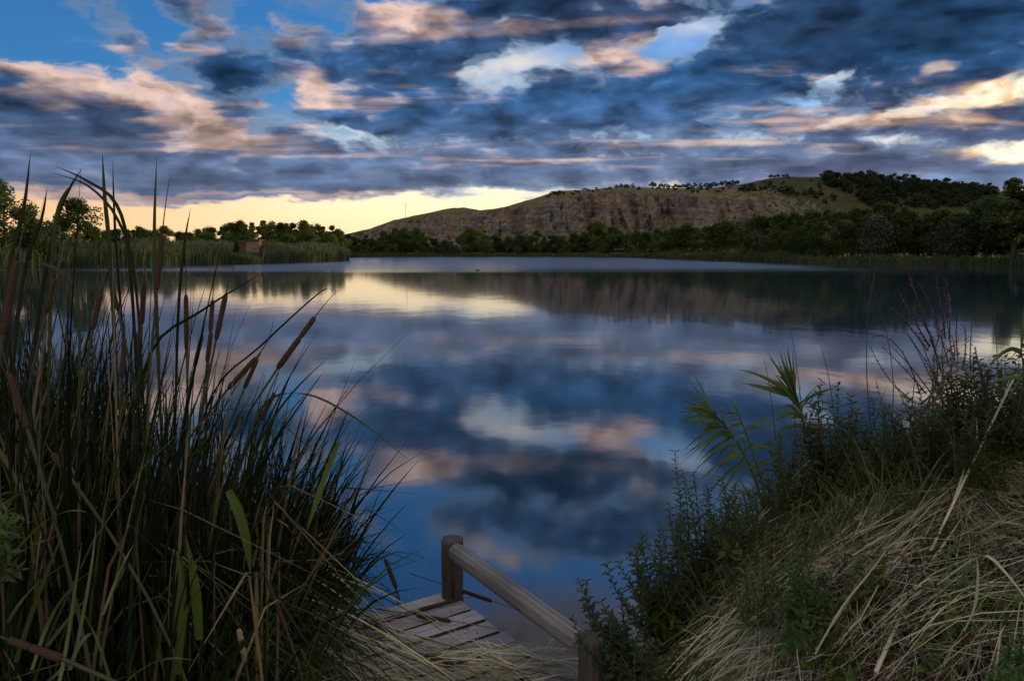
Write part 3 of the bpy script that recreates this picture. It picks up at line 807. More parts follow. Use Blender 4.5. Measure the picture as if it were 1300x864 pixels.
M['metal'] = plain_mat('mast_metal', (.16, .15, .15), (.24, .22, .21), 3, .5)
mp = hill_pt(515, 2.9); mh_ = at(515, 257, mp.y).z - mp.z
mast = thing('radio_mast', 'thin lattice radio mast on the left end of the hill', 'mast', mp)
mb = MB()
for a in range(3):
    q = Vector((math.cos(a * 2.09) * .35, math.sin(a * 2.09) * .35, 0))
    mb.tube([q, q * .6 + Vector((0, 0, mh_ * .9))], [.09, .07], 4)
for k in range(12):
    z = mh_ * .9 * k / 12
    for a in range(3):
        q = Vector((math.cos(a * 2.09) * .3, math.sin(a * 2.09) * .3, z)); q2 = Vector((math.cos((a + 1) * 2.09) * .3, math.sin((a + 1) * 2.09) * .3, z + mh_ * .075))
        mb.tube([q, q2], [.04, .04], 3)
mb.build('lattice', M['metal'], mast)
mb = MB(); mb.tube([Vector((0, 0, mh_ * .88)), Vector((0, 0, mh_))], [.08, .05], 5)
for a in (-1, 1): mb.box(Vector((a * .55, 0, mh_ * .93)), X3, Y3, Z3, .16, .12, .55)
mb.box(Vector((0, 0, mh_ * .93)), X3, Y3, Z3, .55, .05, .06)
mb.build('antenna', M['metal'], mast, False)

M['duck'] = plain_mat('duck_plumage', (.05, .04, .03), (.10, .08, .06), 30, .7)
dp = on(606, 344, 0.0); duck = thing('duck', 'tiny dark duck floating alone far out on the lake', 'duck', dp)
mb = MB()
mb.tube([Vector((-.24, 0, .10)), Vector((-.18, 0, .09)), Vector((-.06, 0, .08)), Vector((.08, 0, .08)), Vector((.15, 0, .10)), Vector((.19, 0, .18)), Vector((.21, 0, .25)), Vector((.26, 0, .27)), Vector((.29, 0, .265))],
        [.01, .045, .085, .085, .06, .035, .045, .035, .01], 8)
mb.build('body', M['duck'], duck)
mb = MB(); mb.tube([Vector((.28, 0, .265)), Vector((.34, 0, .25))], [.014, .008], 5); mb.build('bill', M['metal'], duck)

# each tree of a row is told by its place beside something one can find
ORD = ['first', 'second', 'third', 'fourth', 'fifth', 'sixth', 'seventh', 'eighth', 'ninth', 'tenth', 'eleventh', 'twelfth']
def name_row(group, text, marks):
    row = sorted(ROWS[group], key=lambda t: t[0])
    for px, r in row:
        mpx, mname = min(marks, key=lambda m_: abs(m_[0] - px))
        side = [q for q, _ in row if (mpx < q <= px) or (px <= q < mpx)]
        r['label'] = '%s, %s to the %s of %s' % (text, ORD[min(len(side), 12) - 1], 'right' if px > mpx else 'left', mname)
BUSH_, MAST_ = (571, 'the round pale bush'), (515, 'the mast')
name_row('trees along the far shore below the rock face', 'green far shore tree', [(440, 'the reedbed tip'), (571, 'the round pale bush'), (700, 'the highest cliff'), (834, 'the dark wood')])
name_row('bushes on the far waterline', 'low waterside bush', [(440, 'the reedbed tip'), (571, 'the round pale bush')])
name_row('dark trees towards the right shore', 'dark tree', [(840, 'where the dark wood begins'), (955, 'the first grey green willow'), (1112, 'the broad willow')])
name_row('big trees on the right shore', 'big dark tree', [(1000, 'the first grey green willow'), (1112, 'the broad willow'), (1284, 'the tallest dark tree')])
name_row('low trees behind the left reedbed', 'small rounded tree', [(101, 'the lone open crowned tree'), (250, 'the green trees behind the hut')])
name_row('green trees behind the hut', 'taller green tree', [(250, 'the low rounded trees'), (320, 'the hut'), (440, 'the reedbed tip')])
name_row('bushes below the trees behind the hut', 'low green bush', [(320.5, 'the hut'), (440, 'the reedbed tip')])
name_row('bushes along the right waterline', 'low waterline bush', [(940, 'the first grey green willow'), (1112.5, 'the broad willow'), (1284.5, 'the tallest dark tree')])

# ---------------------------------------------------------------- jetty with its log rail
ZD = 0.25
E1, E2 = on(571, 749, ZD), on(703, 850, ZD)
U = (E2 - E1).normalized()                      # along the jetty, towards the camera
V = Vector((U.y, -U.x, 0)).normalized()
if V.x > 0: V = -V                              # across, to the left
jet = thing('jetty', 'weathered grey plank jetty with a sloping log rail, half buried in fallen straw', 'jetty', E1 + V * .6 + U * .8)
JM = Matrix.Translation(jet.location).inverted()
PW, PG = 0.112, 0.026
plank_rot = math.atan2(V.y, V.x)
for k in range(17):
    L = 1.42 + rnd(-.03, .03); off = rnd(-.012, .022); th = .034
    mb = MB(); n = 6
    wd = PW + rnd(-.008, .004)
    rows = []
    for i in range(n + 1):
        x = L * i / n; z = .003 * math.sin(3 * x + k) + rnd(-.001, .001)
        c = .006
        rows.append([(x, -wd / 2, z - th), (x, -wd / 2, z - c), (x, -wd / 2 + c, z), (x, wd / 2 - c, z), (x, wd / 2, z - c), (x, wd / 2, z - th)])
    for r in rows: mb.v += r
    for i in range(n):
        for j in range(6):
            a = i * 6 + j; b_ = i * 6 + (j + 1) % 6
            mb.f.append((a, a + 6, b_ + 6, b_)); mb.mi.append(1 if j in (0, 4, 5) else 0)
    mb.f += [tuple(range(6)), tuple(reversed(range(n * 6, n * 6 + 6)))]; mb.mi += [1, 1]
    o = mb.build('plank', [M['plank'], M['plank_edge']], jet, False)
    o.location = JM @ (E1 + U * (PW / 2 + k * (PW + PG)) + V * off + Vector((0, 0, rnd(-.003, .004))))
    o.rotation_euler = (rnd(-.012, .012), rnd(-.006, .006), plank_rot + rnd(-.012, .012))
for s in (.13, .70, 1.28):
    mb = MB(); a = E1 + V * s + U * .03; mb.box(a + U * 1.1 + Vector((0, 0, -.034 - .062)), U, V, Z3, 1.12, .04, .058)
    mb.build('bearer', M['post'], jet, False)
for o in jet.children:
    if o.name.startswith('bearer'):
        o.data.transform(JM)
# nail heads, two at each end
mb = MB()
for k in range(17):
    for s in (.12, .145, .69, .71):
        p = E1 + U * (PW / 2 + k * (PW + PG) + (.03 if s in (.12, .69) else -.03)) + V * (s + rnd(-.006, .006)) + Vector((0, 0, .0055))
        mb.tube([p - Vector((0, 0, .004)), p], [.0042, .0036], 6)
M['nail'] = plain_mat('rusty_nail', (.05, .035, .03), (.09, .06, .045), 80, .6)
o = mb.build('nail_heads', M['nail'], jet, False); o.data.transform(JM); tag(o, kind='stuff')

def log(name, a, b_, r, mt, crackside=None, n=30, m=10, flat=False):
    # a round log along its own z axis, slightly uneven, with a drying crack and chamfered ends
    mb = MB(); L = (b_ - a).length; ring = []
    ts = [0, .012, .02] + [i / m for i in range(1, m)] + [.98, .988, 1]
    for t in ts:
        k = min(1, .955 + min(t, 1 - t) * 5)
        for j in range(n):
            an = 2 * math.pi * j / n
            rr = r * k * (1 + .02 * math.sin(3 * an + t * 4) + .012 * fbm(math.cos(an) * 2, math.sin(an) * 2, t * 5 + a.x))
            if crackside is not None and j == crackside: rr *= .86
            if crackside is not None and abs(j - crackside) == 1: rr *= .99
            mb.v.append((math.cos(an) * rr, math.sin(an) * rr, t * L))
    for i in range(len(ts) - 1):
        for j in range(n):
            p, q = i * n + j, i * n + (j + 1) % n
            mb.f.append((p, q, q + n, p + n)); mb.mi.append(0)
    mb.f += [tuple(reversed(range(n))), tuple(range((len(ts) - 1) * n, len(ts) * n))]; mb.mi += [0, 0]
    o = mb.build(name, mt, jet, False)
    for pl in o.data.polygons: pl.use_smooth = len(pl.vertices) == 4
    o.location = JM @ a; o.rotation_euler = (b_ - a).to_track_quat('Z', 'Y').to_euler()
    return o
pr = .060
b1 = on(574.5, 757, ZD) + Vector((0.0, 0.0, 0)); top1 = at(574.5, 683, b1.y)
p1 = Vector((b1.x, b1.y, -.9)); t1 = Vector((b1.x, b1.y, top1.z))
log('post', p1, t1, pr, M['post'], crackside=13)
Y2 = 2.86
t2 = at(752, 806, Y2)
log('post', Vector((t2.x, t2.y, -.7)), t2, .055, M['post'], crackside=14)
# the rail: its round end shows in front of the far post, the other end butts against the near post
ra = at(581, 702, b1.y - pr - .03); rb = at(738, 815, Y2 + .02)
dv = (rb - ra).normalized()
log('rail', ra - dv * .02, rb + dv * .0, .050, M['rail'], crackside=5, m=14)

# ---------------------------------------------------------------- banks
def mound(x, y):                                  # height of the grass heap on the right
    t = x - .40 - .10 * max(0, y - 2.4)
    if t < 0: return .05 + .25 * t
    h = 1.18 * (1 - math.exp(-t * 2.0)) + .12 * t
    h *= (.70 + .30 * min(max((y - 1.2) / 1.8, 0), 1))
    if y > 3.05: h -= (y - 3.05) ** 1.25 * .75
    if y < 1.2: h -= (1.2 - y) * .3
    return h + .13 * fbm(x * 1.7, y * 1.7) + .06 * fbm(x * 4.5, y * 4.5)
mb = MB(); nx_, ny_ = 60, 50
for i in range(nx_):
    for j in range(ny_):
        x, y = .34 + 3.9 * i / (nx_ - 1), .55 + 4.4 * j / (ny_ - 1)
        mb.v.append((x, y, max(mound(x, y) - .16, -.3) + .03 * fbm(x * 6, y * 6)))
for i in range(nx_ - 1):
    for j in range(ny_ - 1):
        a = i * ny_ + j; mb.f.append((a, a + ny_, a + ny_ + 1, a + 1)); mb.mi.append(0)
m, g = mat('bank_soil')
geo = g.n('ShaderNodeNewGeometry'); P = geo.outputs['Position']
n1 = g.noise(P, 4, 6, .7); n2 = g.noise(P, 40, 4, .7)
c = g.mix(g.step(n1, .35, .65), (.032, .024, .015), (.070, .052, .032)); c = g.mix(g.step(n2, .5, .7), c, (.10, .08, .05))
finish(g, princ(g, c, .95, bump(g, n2, .9, .02), .1)); M['soil'] = m
tag(mb.build('bank', M['soil']), kind='structure')
mb = MB(); nx_, ny_ = 50, 50                       # low left bank under the cattails
def lbank(x, y):
    e = -1.02 + .16 * (y - 3)
    return min(.22, .25 + (e - x) * .5) - max(0, y - 3.2) * .42 - max(0, x + 1.35 - .1 * (3.6 - y)) * 1.2 + .04 * fbm(x * 3, y * 3)
for i in range(nx_):
    for j in range(ny_):
        x, y = -5 + 4.7 * i / (nx_ - 1), .4 + 4.8 * j / (ny_ - 1)
        mb.v.append((x, y, max(lbank(x, y), -.3)))
for i in range(nx_ - 1):
    for j in range(ny_ - 1):
        a = i * ny_ + j; mb.f.append((a, a + ny_, a + ny_ + 1, a + 1)); mb.mi.append(0)
tag(mb.build('bank', M['soil']), kind='structure')

# ---------------------------------------------------------------- the cattail stand on the left
def blade(mb, base, h, ax, ay, w, droop=0.0, n=8, tw=.6, side=None, kink=None):
    # grows up, leans by (ax, ay) and lets its tip fall over by droop
    path = []
    for k in range(n):
        t = k / (n - 1)
        f = t ** 1.7
        z = h * (t - droop * t ** 3 * .75)
        x, y = ax * f, ay * f
        if kink and t > kink[0]:
            q = t - kink[0]; x += kink[1] * q; y += kink[2] * q; z -= h * q * kink[3]
        path.append(base + Vector((x, y, z)))
    ws = [w * (.75 + .25 * min(1, 3 * k / (n - 1))) * (1 - max(0, (k / (n - 1) - .45) / .55) ** 1.6 * .93) for k in range(n)]
    sd = side or Vector((1, rnd(-.9, .9), 0)).normalized()
    mb.ribbon(path, ws, sd, tw * rnd(-1, 1), fold=.35)

def stand_height(x, y):                            # the stand is tallest at the far left
    px = 650 + x / y * FPX
    u = random.random() ** (1.1 if px < 140 else .62)
    if px < 60: top = 310 + 230 * u
    elif px < 250: top = 350 + (px - 60) * .12 + 270 * u
    elif px < 360: top = 385 + (px - 250) * .5 + 260 * u
    else: top = 470 + (px - 360) * .9 + 220 * u
    return at(px, top, y).z

leaves, deep, dryb = MB(), MB(), MB()
for i in range(6600):
    y = 1.75 + 2.75 * random.random() ** .8
    pxb = rnd(-260, 395) if random.random() < .85 else rnd(300, 425)
    x = (pxb - 650) / FPX * y
    if x > -.86 - .05 * y and y < 3.6: continue
    base = Vector((x, y, max(lbank(x, y), 0) - .03))
    edge = max(0, min(1, (pxb - 120) / 300))
    h = stand_height(x, y) * rnd(.8, 1.05)
    if h < .25: continue
    ln = rnd(-.16, .22) + edge * rnd(.02, .42)
    r = random.random()
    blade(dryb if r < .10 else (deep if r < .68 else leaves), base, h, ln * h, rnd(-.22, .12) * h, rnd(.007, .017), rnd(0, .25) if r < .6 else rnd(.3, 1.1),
          kink=(rnd(.5, .85), rnd(-.1, .5), rnd(-.3, .2), rnd(.6, 1.6)) if random.random() < .26 else None)
for i in range(900):                               # crowded growth at the far left
    y = 1.9 + 2.4 * random.random(); px = rnd(-160, 120); x = (px - 650) / FPX * y
    h = at(px, rnd(300, 520), y).z
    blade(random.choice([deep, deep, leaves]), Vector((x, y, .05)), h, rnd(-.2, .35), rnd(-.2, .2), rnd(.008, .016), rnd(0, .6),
          kink=(rnd(.5, .85), rnd(-.3, .8), rnd(-.3, .2), rnd(.6, 2.0)) if random.random() < .35 else None)
for i in range(480):                               # broad yellow-green blades arching out low down
    y = rnd(1.9, 3.3); px = rnd(120, 400); x = (px - 650) / FPX * y
    if x > -.84: continue
    h = at(px, rnd(560, 760), y).z
    blade(leaves, Vector((x, y, .1)), max(.35, h), rnd(.05, .55), rnd(-.5, .1), rnd(.009, .017), rnd(.3, 1.2))
for i in range(230):                               # leaves that bend right over in the upper stand
    y = 1.9 + 2.2 * random.random(); pxb = rnd(-120, 330); x = (pxb - 650) / FPX * y
    top = at(pxb, rnd(330, 560) + max(0, pxb - 200) * .7, y).z; sg = random.choice([-1, 1, 1])
    blade(random.choice([leaves, deep, dryb]), Vector((x, y, .05)), max(.5, top), rnd(-.1, .15), rnd(-.1, .1), rnd(.007, .012), rnd(0, .2), n=14,
          kink=(rnd(.62, .85), sg * rnd(.5, 2.2), rnd(-.6, .3), rnd(.7, 2.6)))
# skirt of blades hanging out over the jetty and the water on the right side of the stand
for i in range(430):
    t = random.random(); y = 2.35 + 1.9 * t
    x = -1.0 - .16 * (y - 2.6) - rnd(-.10, .35)
    base = Vector((x, y, .12)); h = rnd(.45, 1.25)
    blade(random.choice([leaves, deep, leaves, dryb]), base, h, rnd(.05, .62), rnd(-.45, .15), rnd(.008, .016), rnd(.2, 1.3))
# arching leaves low in front, towards the lens
for i in range(900):
    y = rnd(1.25, 2.3); px = rnd(-120, 330); x = (px - 650) / FPX * y
    top = at(px, rnd(600, 900), y).z
    blade(random.choice([leaves, deep, deep]), Vector((x, y, .1)), max(.3, top), rnd(-.25, .45), rnd(-.2, .2), rnd(.006, .012), rnd(.3, 1.2))
tag(leaves.build('cattail_leaves', M['blade']), kind='stuff')
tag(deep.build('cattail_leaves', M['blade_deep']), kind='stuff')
tag(dryb.build('dry_leaves', M['blade_dry']), kind='stuff')

def capsule(mb, a, b_, r, n=10):
    ts = [0, .02, .06, .12, .3, .5, .7, .88, .94, .98, 1]
    rs = [.25, .6, .88, 1, 1.02, 1.0, 1.01, 1, .86, .55, .2]
    mb.tube([a.lerp(b_, t) for t in ts], [r * k * rnd(.97, 1.03) for k in rs], n)

def cattail(top, bot, Y, rpx, label, spike=None, nleaf=3, dY=0.0, base=None, head='head', two=False, up=True, bend=.35, group='cattails in the stand on the left'):
    a, b_ = at(bot[0], bot[1], Y), at(top[0], top[1], Y + dY)
    d = (b_ - a).normalized()
    if base is None:
        base = Vector((a.x - d.x / max(d.z, .4) * a.z * bend - .02, a.y + rnd(-.05, .1), 0.02))
    r = thing('cattail', label, 'cattail', base, group)
    I = -base
    mb = MB(); ctrl = a - d * (a - base).length * .5
    mb.tube(bez(base + I, ctrl + I, a + I, 9) + [b_ + I], [.0055] * 5 + [.0045] * 4 + [.003], 6, True)
    mb.build('stalk', M['stem'], r)
    rr = rpx / FPX * Y
    hd = MB()
    if two:
        mid = a.lerp(b_, .62); capsule(hd, a + I, mid + I, rr); capsule(hd, mid + I - d * .004, b_ + I, rr * .88)
    else: capsule(hd, a + I, b_ + I, rr)
    hd.build('seed_head', M[head], r)
    sp = MB(); tip = at(spike[0], spike[1], Y + dY) if spike else b_ + d * rnd(.06, .12)
    sp.tube(bez(b_ + I, b_ + d * (tip - b_).length * .5 + I, tip + I, 5), [.0026, .002, .0017, .0013, .0006], 4)
    sp.build('spike', M['stem_red'], r)
    for k in range(nleaf):
        lf = MB(); s = rnd(-.5, .5)
        H = (a.z + rnd(-.25, .35)); dd = Vector((d.x, d.y, 0)) / max(d.z, .5)
        blade(lf, Vector((rnd(-.02, .02), rnd(-.02, .02), 0)), max(.4, H), dd.x * H * .7 + rnd(-.18, .25), dd.y * H * .5 + rnd(-.2, .2), rnd(.006, .010), rnd(0, .5))
        lf.build('leaf', M[random.choice(['blade', 'blade_deep', 'blade'])], r)
    return r
CT = [
    ((206, 297), (199, 369), 2.6, 4.2, 'cattail with the highest brown head, straight up before the left reedbed', (216, 221)),
    ((183, 355), (180, 412), 2.7, 4.0, 'upright cattail just left of and lower than the highest head', (186, 322)),
    ((236, 373), (237, 446), 3.0, 3.6, 'slim straight cattail dark against the bright water, right of the highest head', (237, 322)),
    ((270, 380), (267, 421), 3.1, 3.4, 'upper of two cattail heads standing one above the other', (274, 330)),
    ((268, 421), (263, 460), 2.9, 3.6, 'lower of two cattail heads standing one above the other', (267, 396)),
    ((287, 372), (274, 432), 2.8, 4.0, 'long cattail leaning slightly right beside the two stacked heads', (300, 330)),
    ((400, 402), (352, 468), 2.9, 4.6, 'cattail leaning furthest out over the water, its head in two lengths', (430, 367)),
    ((326, 453), (289, 494), 2.9, 4.0, 'left of the crossed pair of cattails leaning right over the water', (348, 400)),
    ((327, 455), (310, 493), 3.1, 3.4, 'right and steeper of the crossed pair of cattails', (362, 410)),
    ((349, 498), (331, 533), 3.1, 3.2, 'low cattail leaning right below the crossed pair', (357, 484)),
    ((21, 330), (4, 425), 1.75, 5.8, 'thick cattail close to the lens at the left edge, rising above the reeds', (38, 268)),
    ((12, 474), (35, 545), 1.7, 5.2, 'cattail leaning left near the left edge, half way up the stand', None),
    ((66, 575), (86, 601), 1.9, 5.0, 'short brown cattail head drooping inside the left stand', (58, 562)),
    ((158, 428), (155, 480), 2.5, 3.8, 'dim upright cattail deep in the stand below the highest head', (158, 398)),
    ((176, 420), (173, 470), 2.6, 3.8, 'dim upright cattail beside the stalk of the upright pair', (179, 392)),
    ((257, 424), (247, 466), 3.0, 3.2, 'cattail leaning right behind the slim straight one', (263, 408)),
    ((70, 352), (58, 398), 2.2, 4.0, 'cattail in the thick of the stand, its head level with the far waterline', (75, 326)),
    ((128, 372), (118, 418), 2.4, 4.0, 'dark cattail in the middle of the stand over the mirrored tree', (133, 344)),
    ((140, 352), (150, 395), 2.6, 3.4, 'cattail leaning left in the middle of the stand', (137, 330)),
    ((489, 709), (503, 746), 3.95, 3.6, 'small lone cattail standing at the far end of the planks', (482, 682)),
]
for k, (a, b_, Y, rp, lab, sp) in enumerate(CT):
    cattail(a, b_, Y, rp * .82, lab, sp, nleaf=4 if k not in (19,) else 2, two=(k == 6))
cattail((10, 811), (80, 836), 1.45, 5.6, 'fat cattail head lying across the bottom left corner', (-25, 800), 2, two=True, base=Vector((-.55, 1.75, .1)))
cattail((340, 737), (365, 803), 2.25, 3.0, 'thin dark cattail hanging head down over the edge of the planks', (330, 715), 0, base=Vector((-.75, 2.45, .22)))
cattail((303, 797), (311, 839), 2.1, 4.0, 'cattail with its head burst into pale fluff above the planks', (300, 780), 0, head='fluff', base=Vector((-.74, 2.1, .2)))

def fallen(a, b_, z, rp, label, t0, t1):
    A, B = on(a[0], a[1], z), on(b_[0], b_[1], z); A.z += .004; B.z += .004
    r = thing('fallen_cattail', label, 'cattail', A, 'cattails fallen on the planks'); I = -A
    mb = MB(); mid = A.lerp(B, .5) + Vector((0, 0, .004)); mb.tube([A + I, mid + I, B + I], [.004, .0036, .002], 6); mb.build('stalk', M['blade_dry'], r)
    h = MB(); capsule(h, A.lerp(B, t0) + I, A.lerp(B, t1) + I, rp / FPX * A.y); h.build('seed_head', M['head'], r)
fallen((520, 728), (700, 789), ZD + .03, 2.4, 'fallen cattail sticking out over the water beside the far post', .34, .62)
fallen((470, 790), (600, 757), ZD + .02, 2.6, 'fallen cattail lying along a plank near the far post', .45, .88)
fallen((470, 772), (640, 800), ZD + .03, 3.0, 'fallen cattail across the planks below the far post', .36, .62)
fallen((500, 818), (640, 868), ZD + .035, 3.4, 'fallen cattail nearest the bottom edge of the photo', .3, .58)
fallen((420, 775), (560, 830), ZD + .04, 4.0, 'fallen cattail half hidden in straw at the left of the planks', .32, .54)

def reed_blade(pts, Y, wpx, label, mt='blade', dY=0.0, name='reed_leaf', group='single long leaves of the left stand', n=12, fold=.3):
    # one long leaf along photo points, bottom first
    P_ = [at(p[0], p[1], Y + dY * k / (len(pts) - 1)) for k, p in enumerate(pts)]
    path = []
    for k in range(len(P_) - 1):                  # Catmull-Rom through the points
        p0 = P_[k - 1] if k else P_[0] * 2 - P_[1]; p3 = P_[k + 2] if k + 2 < len(P_) else P_[-1] * 2 - P_[-2]
        p1_, p2_ = P_[k], P_[k + 1]
        for j in range(4):
            t = j / 4
            path.append(0.5 * ((p1_ * 2) + (p2_ - p0) * t + (p0 * 2 - p1_ * 5 + p2_ * 4 - p3) * t * t + (p1_ * 3 - p0 - p2_ * 3 + p3) * t ** 3))
    path.append(P_[-1])
    w = wpx / FPX * Y; q = len(path)
    ws = [w * (.7 + .3 * min(1, 4 * k / q)) * (1 - max(0, (k / (q - 1) - .5) / .5) ** 1.7 * .95) for k in range(q)]
    mb = MB(); o0 = path[0].copy()
    mb.ribbon([p - o0 for p in path], ws, Vector((1, .3, 0)).normalized(), rnd(-.5, .5), fold=fold)
    o = mb.build(name, M[mt]); o.location = o0
    return tag(o, label, 'leaf', group)
RB = [
    ([(-8, 520), (12, 340), (30, 265), (39, 192)], 2.2, 7, 'tall leaf rising into the dark cloud near the left edge'),
    ([(8, 560), (28, 360), (52, 280), (60, 238)], 2.1, 6, 'leaf ending just above the trees near the left edge'),
    ([(150, 520), (140, 330), (133, 250), (130, 194)], 2.5, 7, 'straight dark leaf standing highest against the cloud in the left stand'),
    ([(165, 540), (150, 350), (145, 270), (143, 203)], 2.7, 4.5, 'thin leaf beside the straight dark one'),
    ([(205, 560), (198, 380), (196, 290), (199, 198)], 2.7, 6.5, 'upright leaf over the highest cattail head'),
    ([(222, 560), (226, 400), (234, 310), (242, 264)], 2.9, 5, 'leaf ending before the yellow horizon, right of the highest cattail head'),
    ([(178, 560), (165, 340), (148, 260), (108, 228), (70, 211)], 2.5, 6, 'long arching leaf folding over to the left against the sky'),
    ([(185, 560), (172, 360), (150, 280), (112, 236), (62, 218)], 2.6, 5, 'lower of the two long leaves arching to the left against the sky'),
    ([(30, 560), (52, 380), (72, 280), (88, 240), (104, 214)], 2.3, 6, 'leaf crossing behind the arching ones, leaning right'),
    ([(60, 540), (66, 330), (72, 272), (82, 246), (92, 234)], 2.2, 7, 'short broad leaf tip leaning right near the lone tree'),
    ([(100, 560), (100, 400), (84, 350), (40, 332), (-5, 345)], 2.0, 6, 'yellowish leaf bent over to the left at the far waterline'),
    ([(150, 620), (190, 450), (255, 395), (335, 345)], 2.6, 5, 'leaf sweeping far out to the right over the water'),
    ([(230, 640), (270, 500), (330, 440), (405, 372), (424, 368)], 2.9, 3.5, 'slender leaf sweeping right above the crossed cattails'),
    ([(290, 660), (330, 560), (370, 500), (420, 450)], 3.0, 4.5, 'leaf leaning out below the outermost cattail'),
    ([(290, 640), (330, 520), (385, 500), (450, 530), (525, 588)], 2.7, 5, 'long leaf arching furthest right and dipping to the lake'),
    ([(330, 700), (360, 630), (400, 618), (480, 622)], 2.7, 4.5, 'leaf bending flat out over the water above the planks'),
    ([(395, 730), (400, 680), (402, 640), (384, 560)], 3.0, 4.0, 'short dark leaf at the right end of the stand'),
    ([(380, 690), (405, 610), (430, 550), (443, 517)], 3.0, 3.5, 'straight thin leaf leaning right at the outer end of the stand'),
]
for pts, Y, w, lab in RB: reed_blade(pts, Y, w * .72, lab, random.choice(['blade', 'blade_deep']))
for pts, Y, w, lab in [
    ([(226, 856), (231, 790), (231, 760), (226, 692)], 1.9, 10, 'left of two broad bright green leaves low in the stand'),
    ([(253, 812), (250, 770), (246, 735), (236, 680)], 1.95, 13, 'right of two broad bright green leaves low in the stand'),
    ([(290, 622), (303, 648), (314, 690), (318, 728)], 2.1, 13, 'broad bright green leaf hanging down above the planks'),
    ([(430, 560), (414, 600), (400, 640), (390, 672)], 2.5, 7, 'bright green leaf standing against the water at the end of the stand'),
    ([(-10, 655), (20, 630), (60, 618)], 1.6, 5, 'flat green leaf tip at the left edge'),
]: reed_blade(pts, Y, w, lab, 'blade_bright')
# clump of arching grass low in the left corner
gc = thing('grass_clump', 'clump of arching green grass leaves in the bottom left corner', 'grass clump', at(70, 900, 1.6))
for pts, w in [([(75, 864), (90, 800), (98, 720), (104, 688)], 5), ([(20, 840), (45, 760), (70, 700), (80, 676)], 6), ([(0, 720), (30, 695), (60, 681), (80, 678)], 5), ([(95, 830), (110, 760), (120, 700), (122, 664)], 4.5),
               ([(40, 850), (60, 780), (85, 740), (126, 718)], 5), ([(60, 820), (90, 780), (110, 758), (117, 752)], 5), ([(88, 850), (98, 810), (116, 792), (140, 806)], 6), ([(10, 790), (30, 750), (50, 735), (84, 715)], 4),
               ([(60, 864), (80, 845), (100, 836), (130, 824)], 7), ([(-5, 870), (40, 850), (75, 846), (105, 830)], 6), ([(140, 864), (128, 820), (118, 795), (100, 770)], 4), ([(160, 864), (190, 835), (215, 830), (250, 838)], 5),
               ([(130, 780), (145, 740), (160, 705), (170, 690)], 4), ([(20, 700), (50, 660), (85, 640), (110, 650)], 4)]:
    P_ = [at(x, y, rnd(1.5, 1.7)) - gc.location for x, y in pts]
    path = bez(P_[0], P_[1] * 1.5 - P_[0] * .25 - P_[3] * .25, P_[3], 9)
    path = [P_[0] * (1 - t) ** 3 + P_[1] * 3 * t * (1 - t) ** 2 + P_[2] * 3 * t * t * (1 - t) + P_[3] * t ** 3 for t in [k / 9 for k in range(10)]]
    mb = MB(); mb.ribbon(path, [w / FPX * 1.6 * (1 - (k / 9) ** 2 * .9) for k in range(10)], Vector((1, .2, .3)).normalized(), .4, fold=.3)
    mb.build('leaf', M['grass_green'], gc)

# ---------------------------------------------------------------- leafy plants
def leafy(name, label, cat, stems, Y, mt, stem_mt, L, W, gap, n_pair=2, group=None, leafpart='foliage', spread=1.25, dY=0.16, top_small=.55, spikes=None):
    base = at(stems[0][0][0], stems[0][0][1], Y); r = thing(name, label, cat, base, group)
    sm, lf = MB(), MB()
    stems = list(stems)
    stems += [[(p[0][0] + rnd(-20, 20), p[0][1])] + [(q[0] + rnd(-20, 20), q[1] + rnd(2, 34)) for q in p[1:]] for p in stems if len(p) == 3]
    for pts in stems:
        y0 = Y + rnd(-dY, dY)
        P_ = [at(p[0], p[1], y0 + rnd(-.03, .03)) - base for p in pts]
        path = through(P_[0], P_[1], P_[2], 14) if len(P_) == 3 else [P_[0].lerp(P_[1], k / 13) for k in range(14)]
        ln = sum((path[k + 1] - path[k]).length for k in range(13))
        sm.tube(path, [.004 - .0028 * k / 13 for k in range(14)], 5)
        cnt = max(3, int(ln / gap)); ph = rnd(0, 6)
        for i in range(cnt):
            t = (i + .6) / cnt; f = t * 13; k = min(int(f), 12); p = path[k].lerp(path[k + 1], f - k); d = (path[k + 1] - path[k]).normalized()
            o1 = d.orthogonal().normalized(); ph += 1.57 + rnd(-.3, .3)
            sz = (1 - (1 - top_small) * t ** 2) * rnd(.55, 1.2) * (.8 if t < .1 else 1)
            for j in range(n_pair):
                a = ph + 6.283 * j / n_pair
                out = Matrix.Rotation(a, 3, d) @ o1
                dd = (out * spread + d * rnd(.35, .9) + Vector((0, 0, rnd(-.25, .1)))).normalized()
                lf.leaf(p, dd, (d + out * -.2 + Vector((rnd(-.3, .3), rnd(-.3, .3), .3))).normalized(), L * sz, W * sz, curl=rnd(0, .25))
    sm.build('stem', M[stem_mt], r)
    tag(lf.build(leafpart, M[mt], r), kind='stuff')
    if spikes:
        for pts in spikes:
            P_ = [at(p[0], p[1], Y + rnd(-dY, dY)) - base for p in pts]
            path = through(P_[0], P_[1], P_[2], 12); mb = MB(); ln = sum((path[k + 1] - path[k]).length for k in range(11))
            mb.tube(path, [.0028 - .0018 * k / 11 for k in range(12)], 4)
            for i in range(int(ln / .006)):
                t = random.random(); f = t * 11; k = min(int(f), 10); p = path[k].lerp(path[k + 1], f - k)
                d = Vector((rnd(-1, 1), rnd(-1, 1), rnd(-.2, .9))).normalized()
                mb.leaf(p, d, Vector((rnd(-1, 1), rnd(-1, 1), 1)).normalized(), rnd(.007, .015) * (1.1 - .5 * t), .006, mi=(0 if random.random() < .72 else 1))
            o = mb.build('flower_spike', [M['spike'], M['flower']], r)
    return r
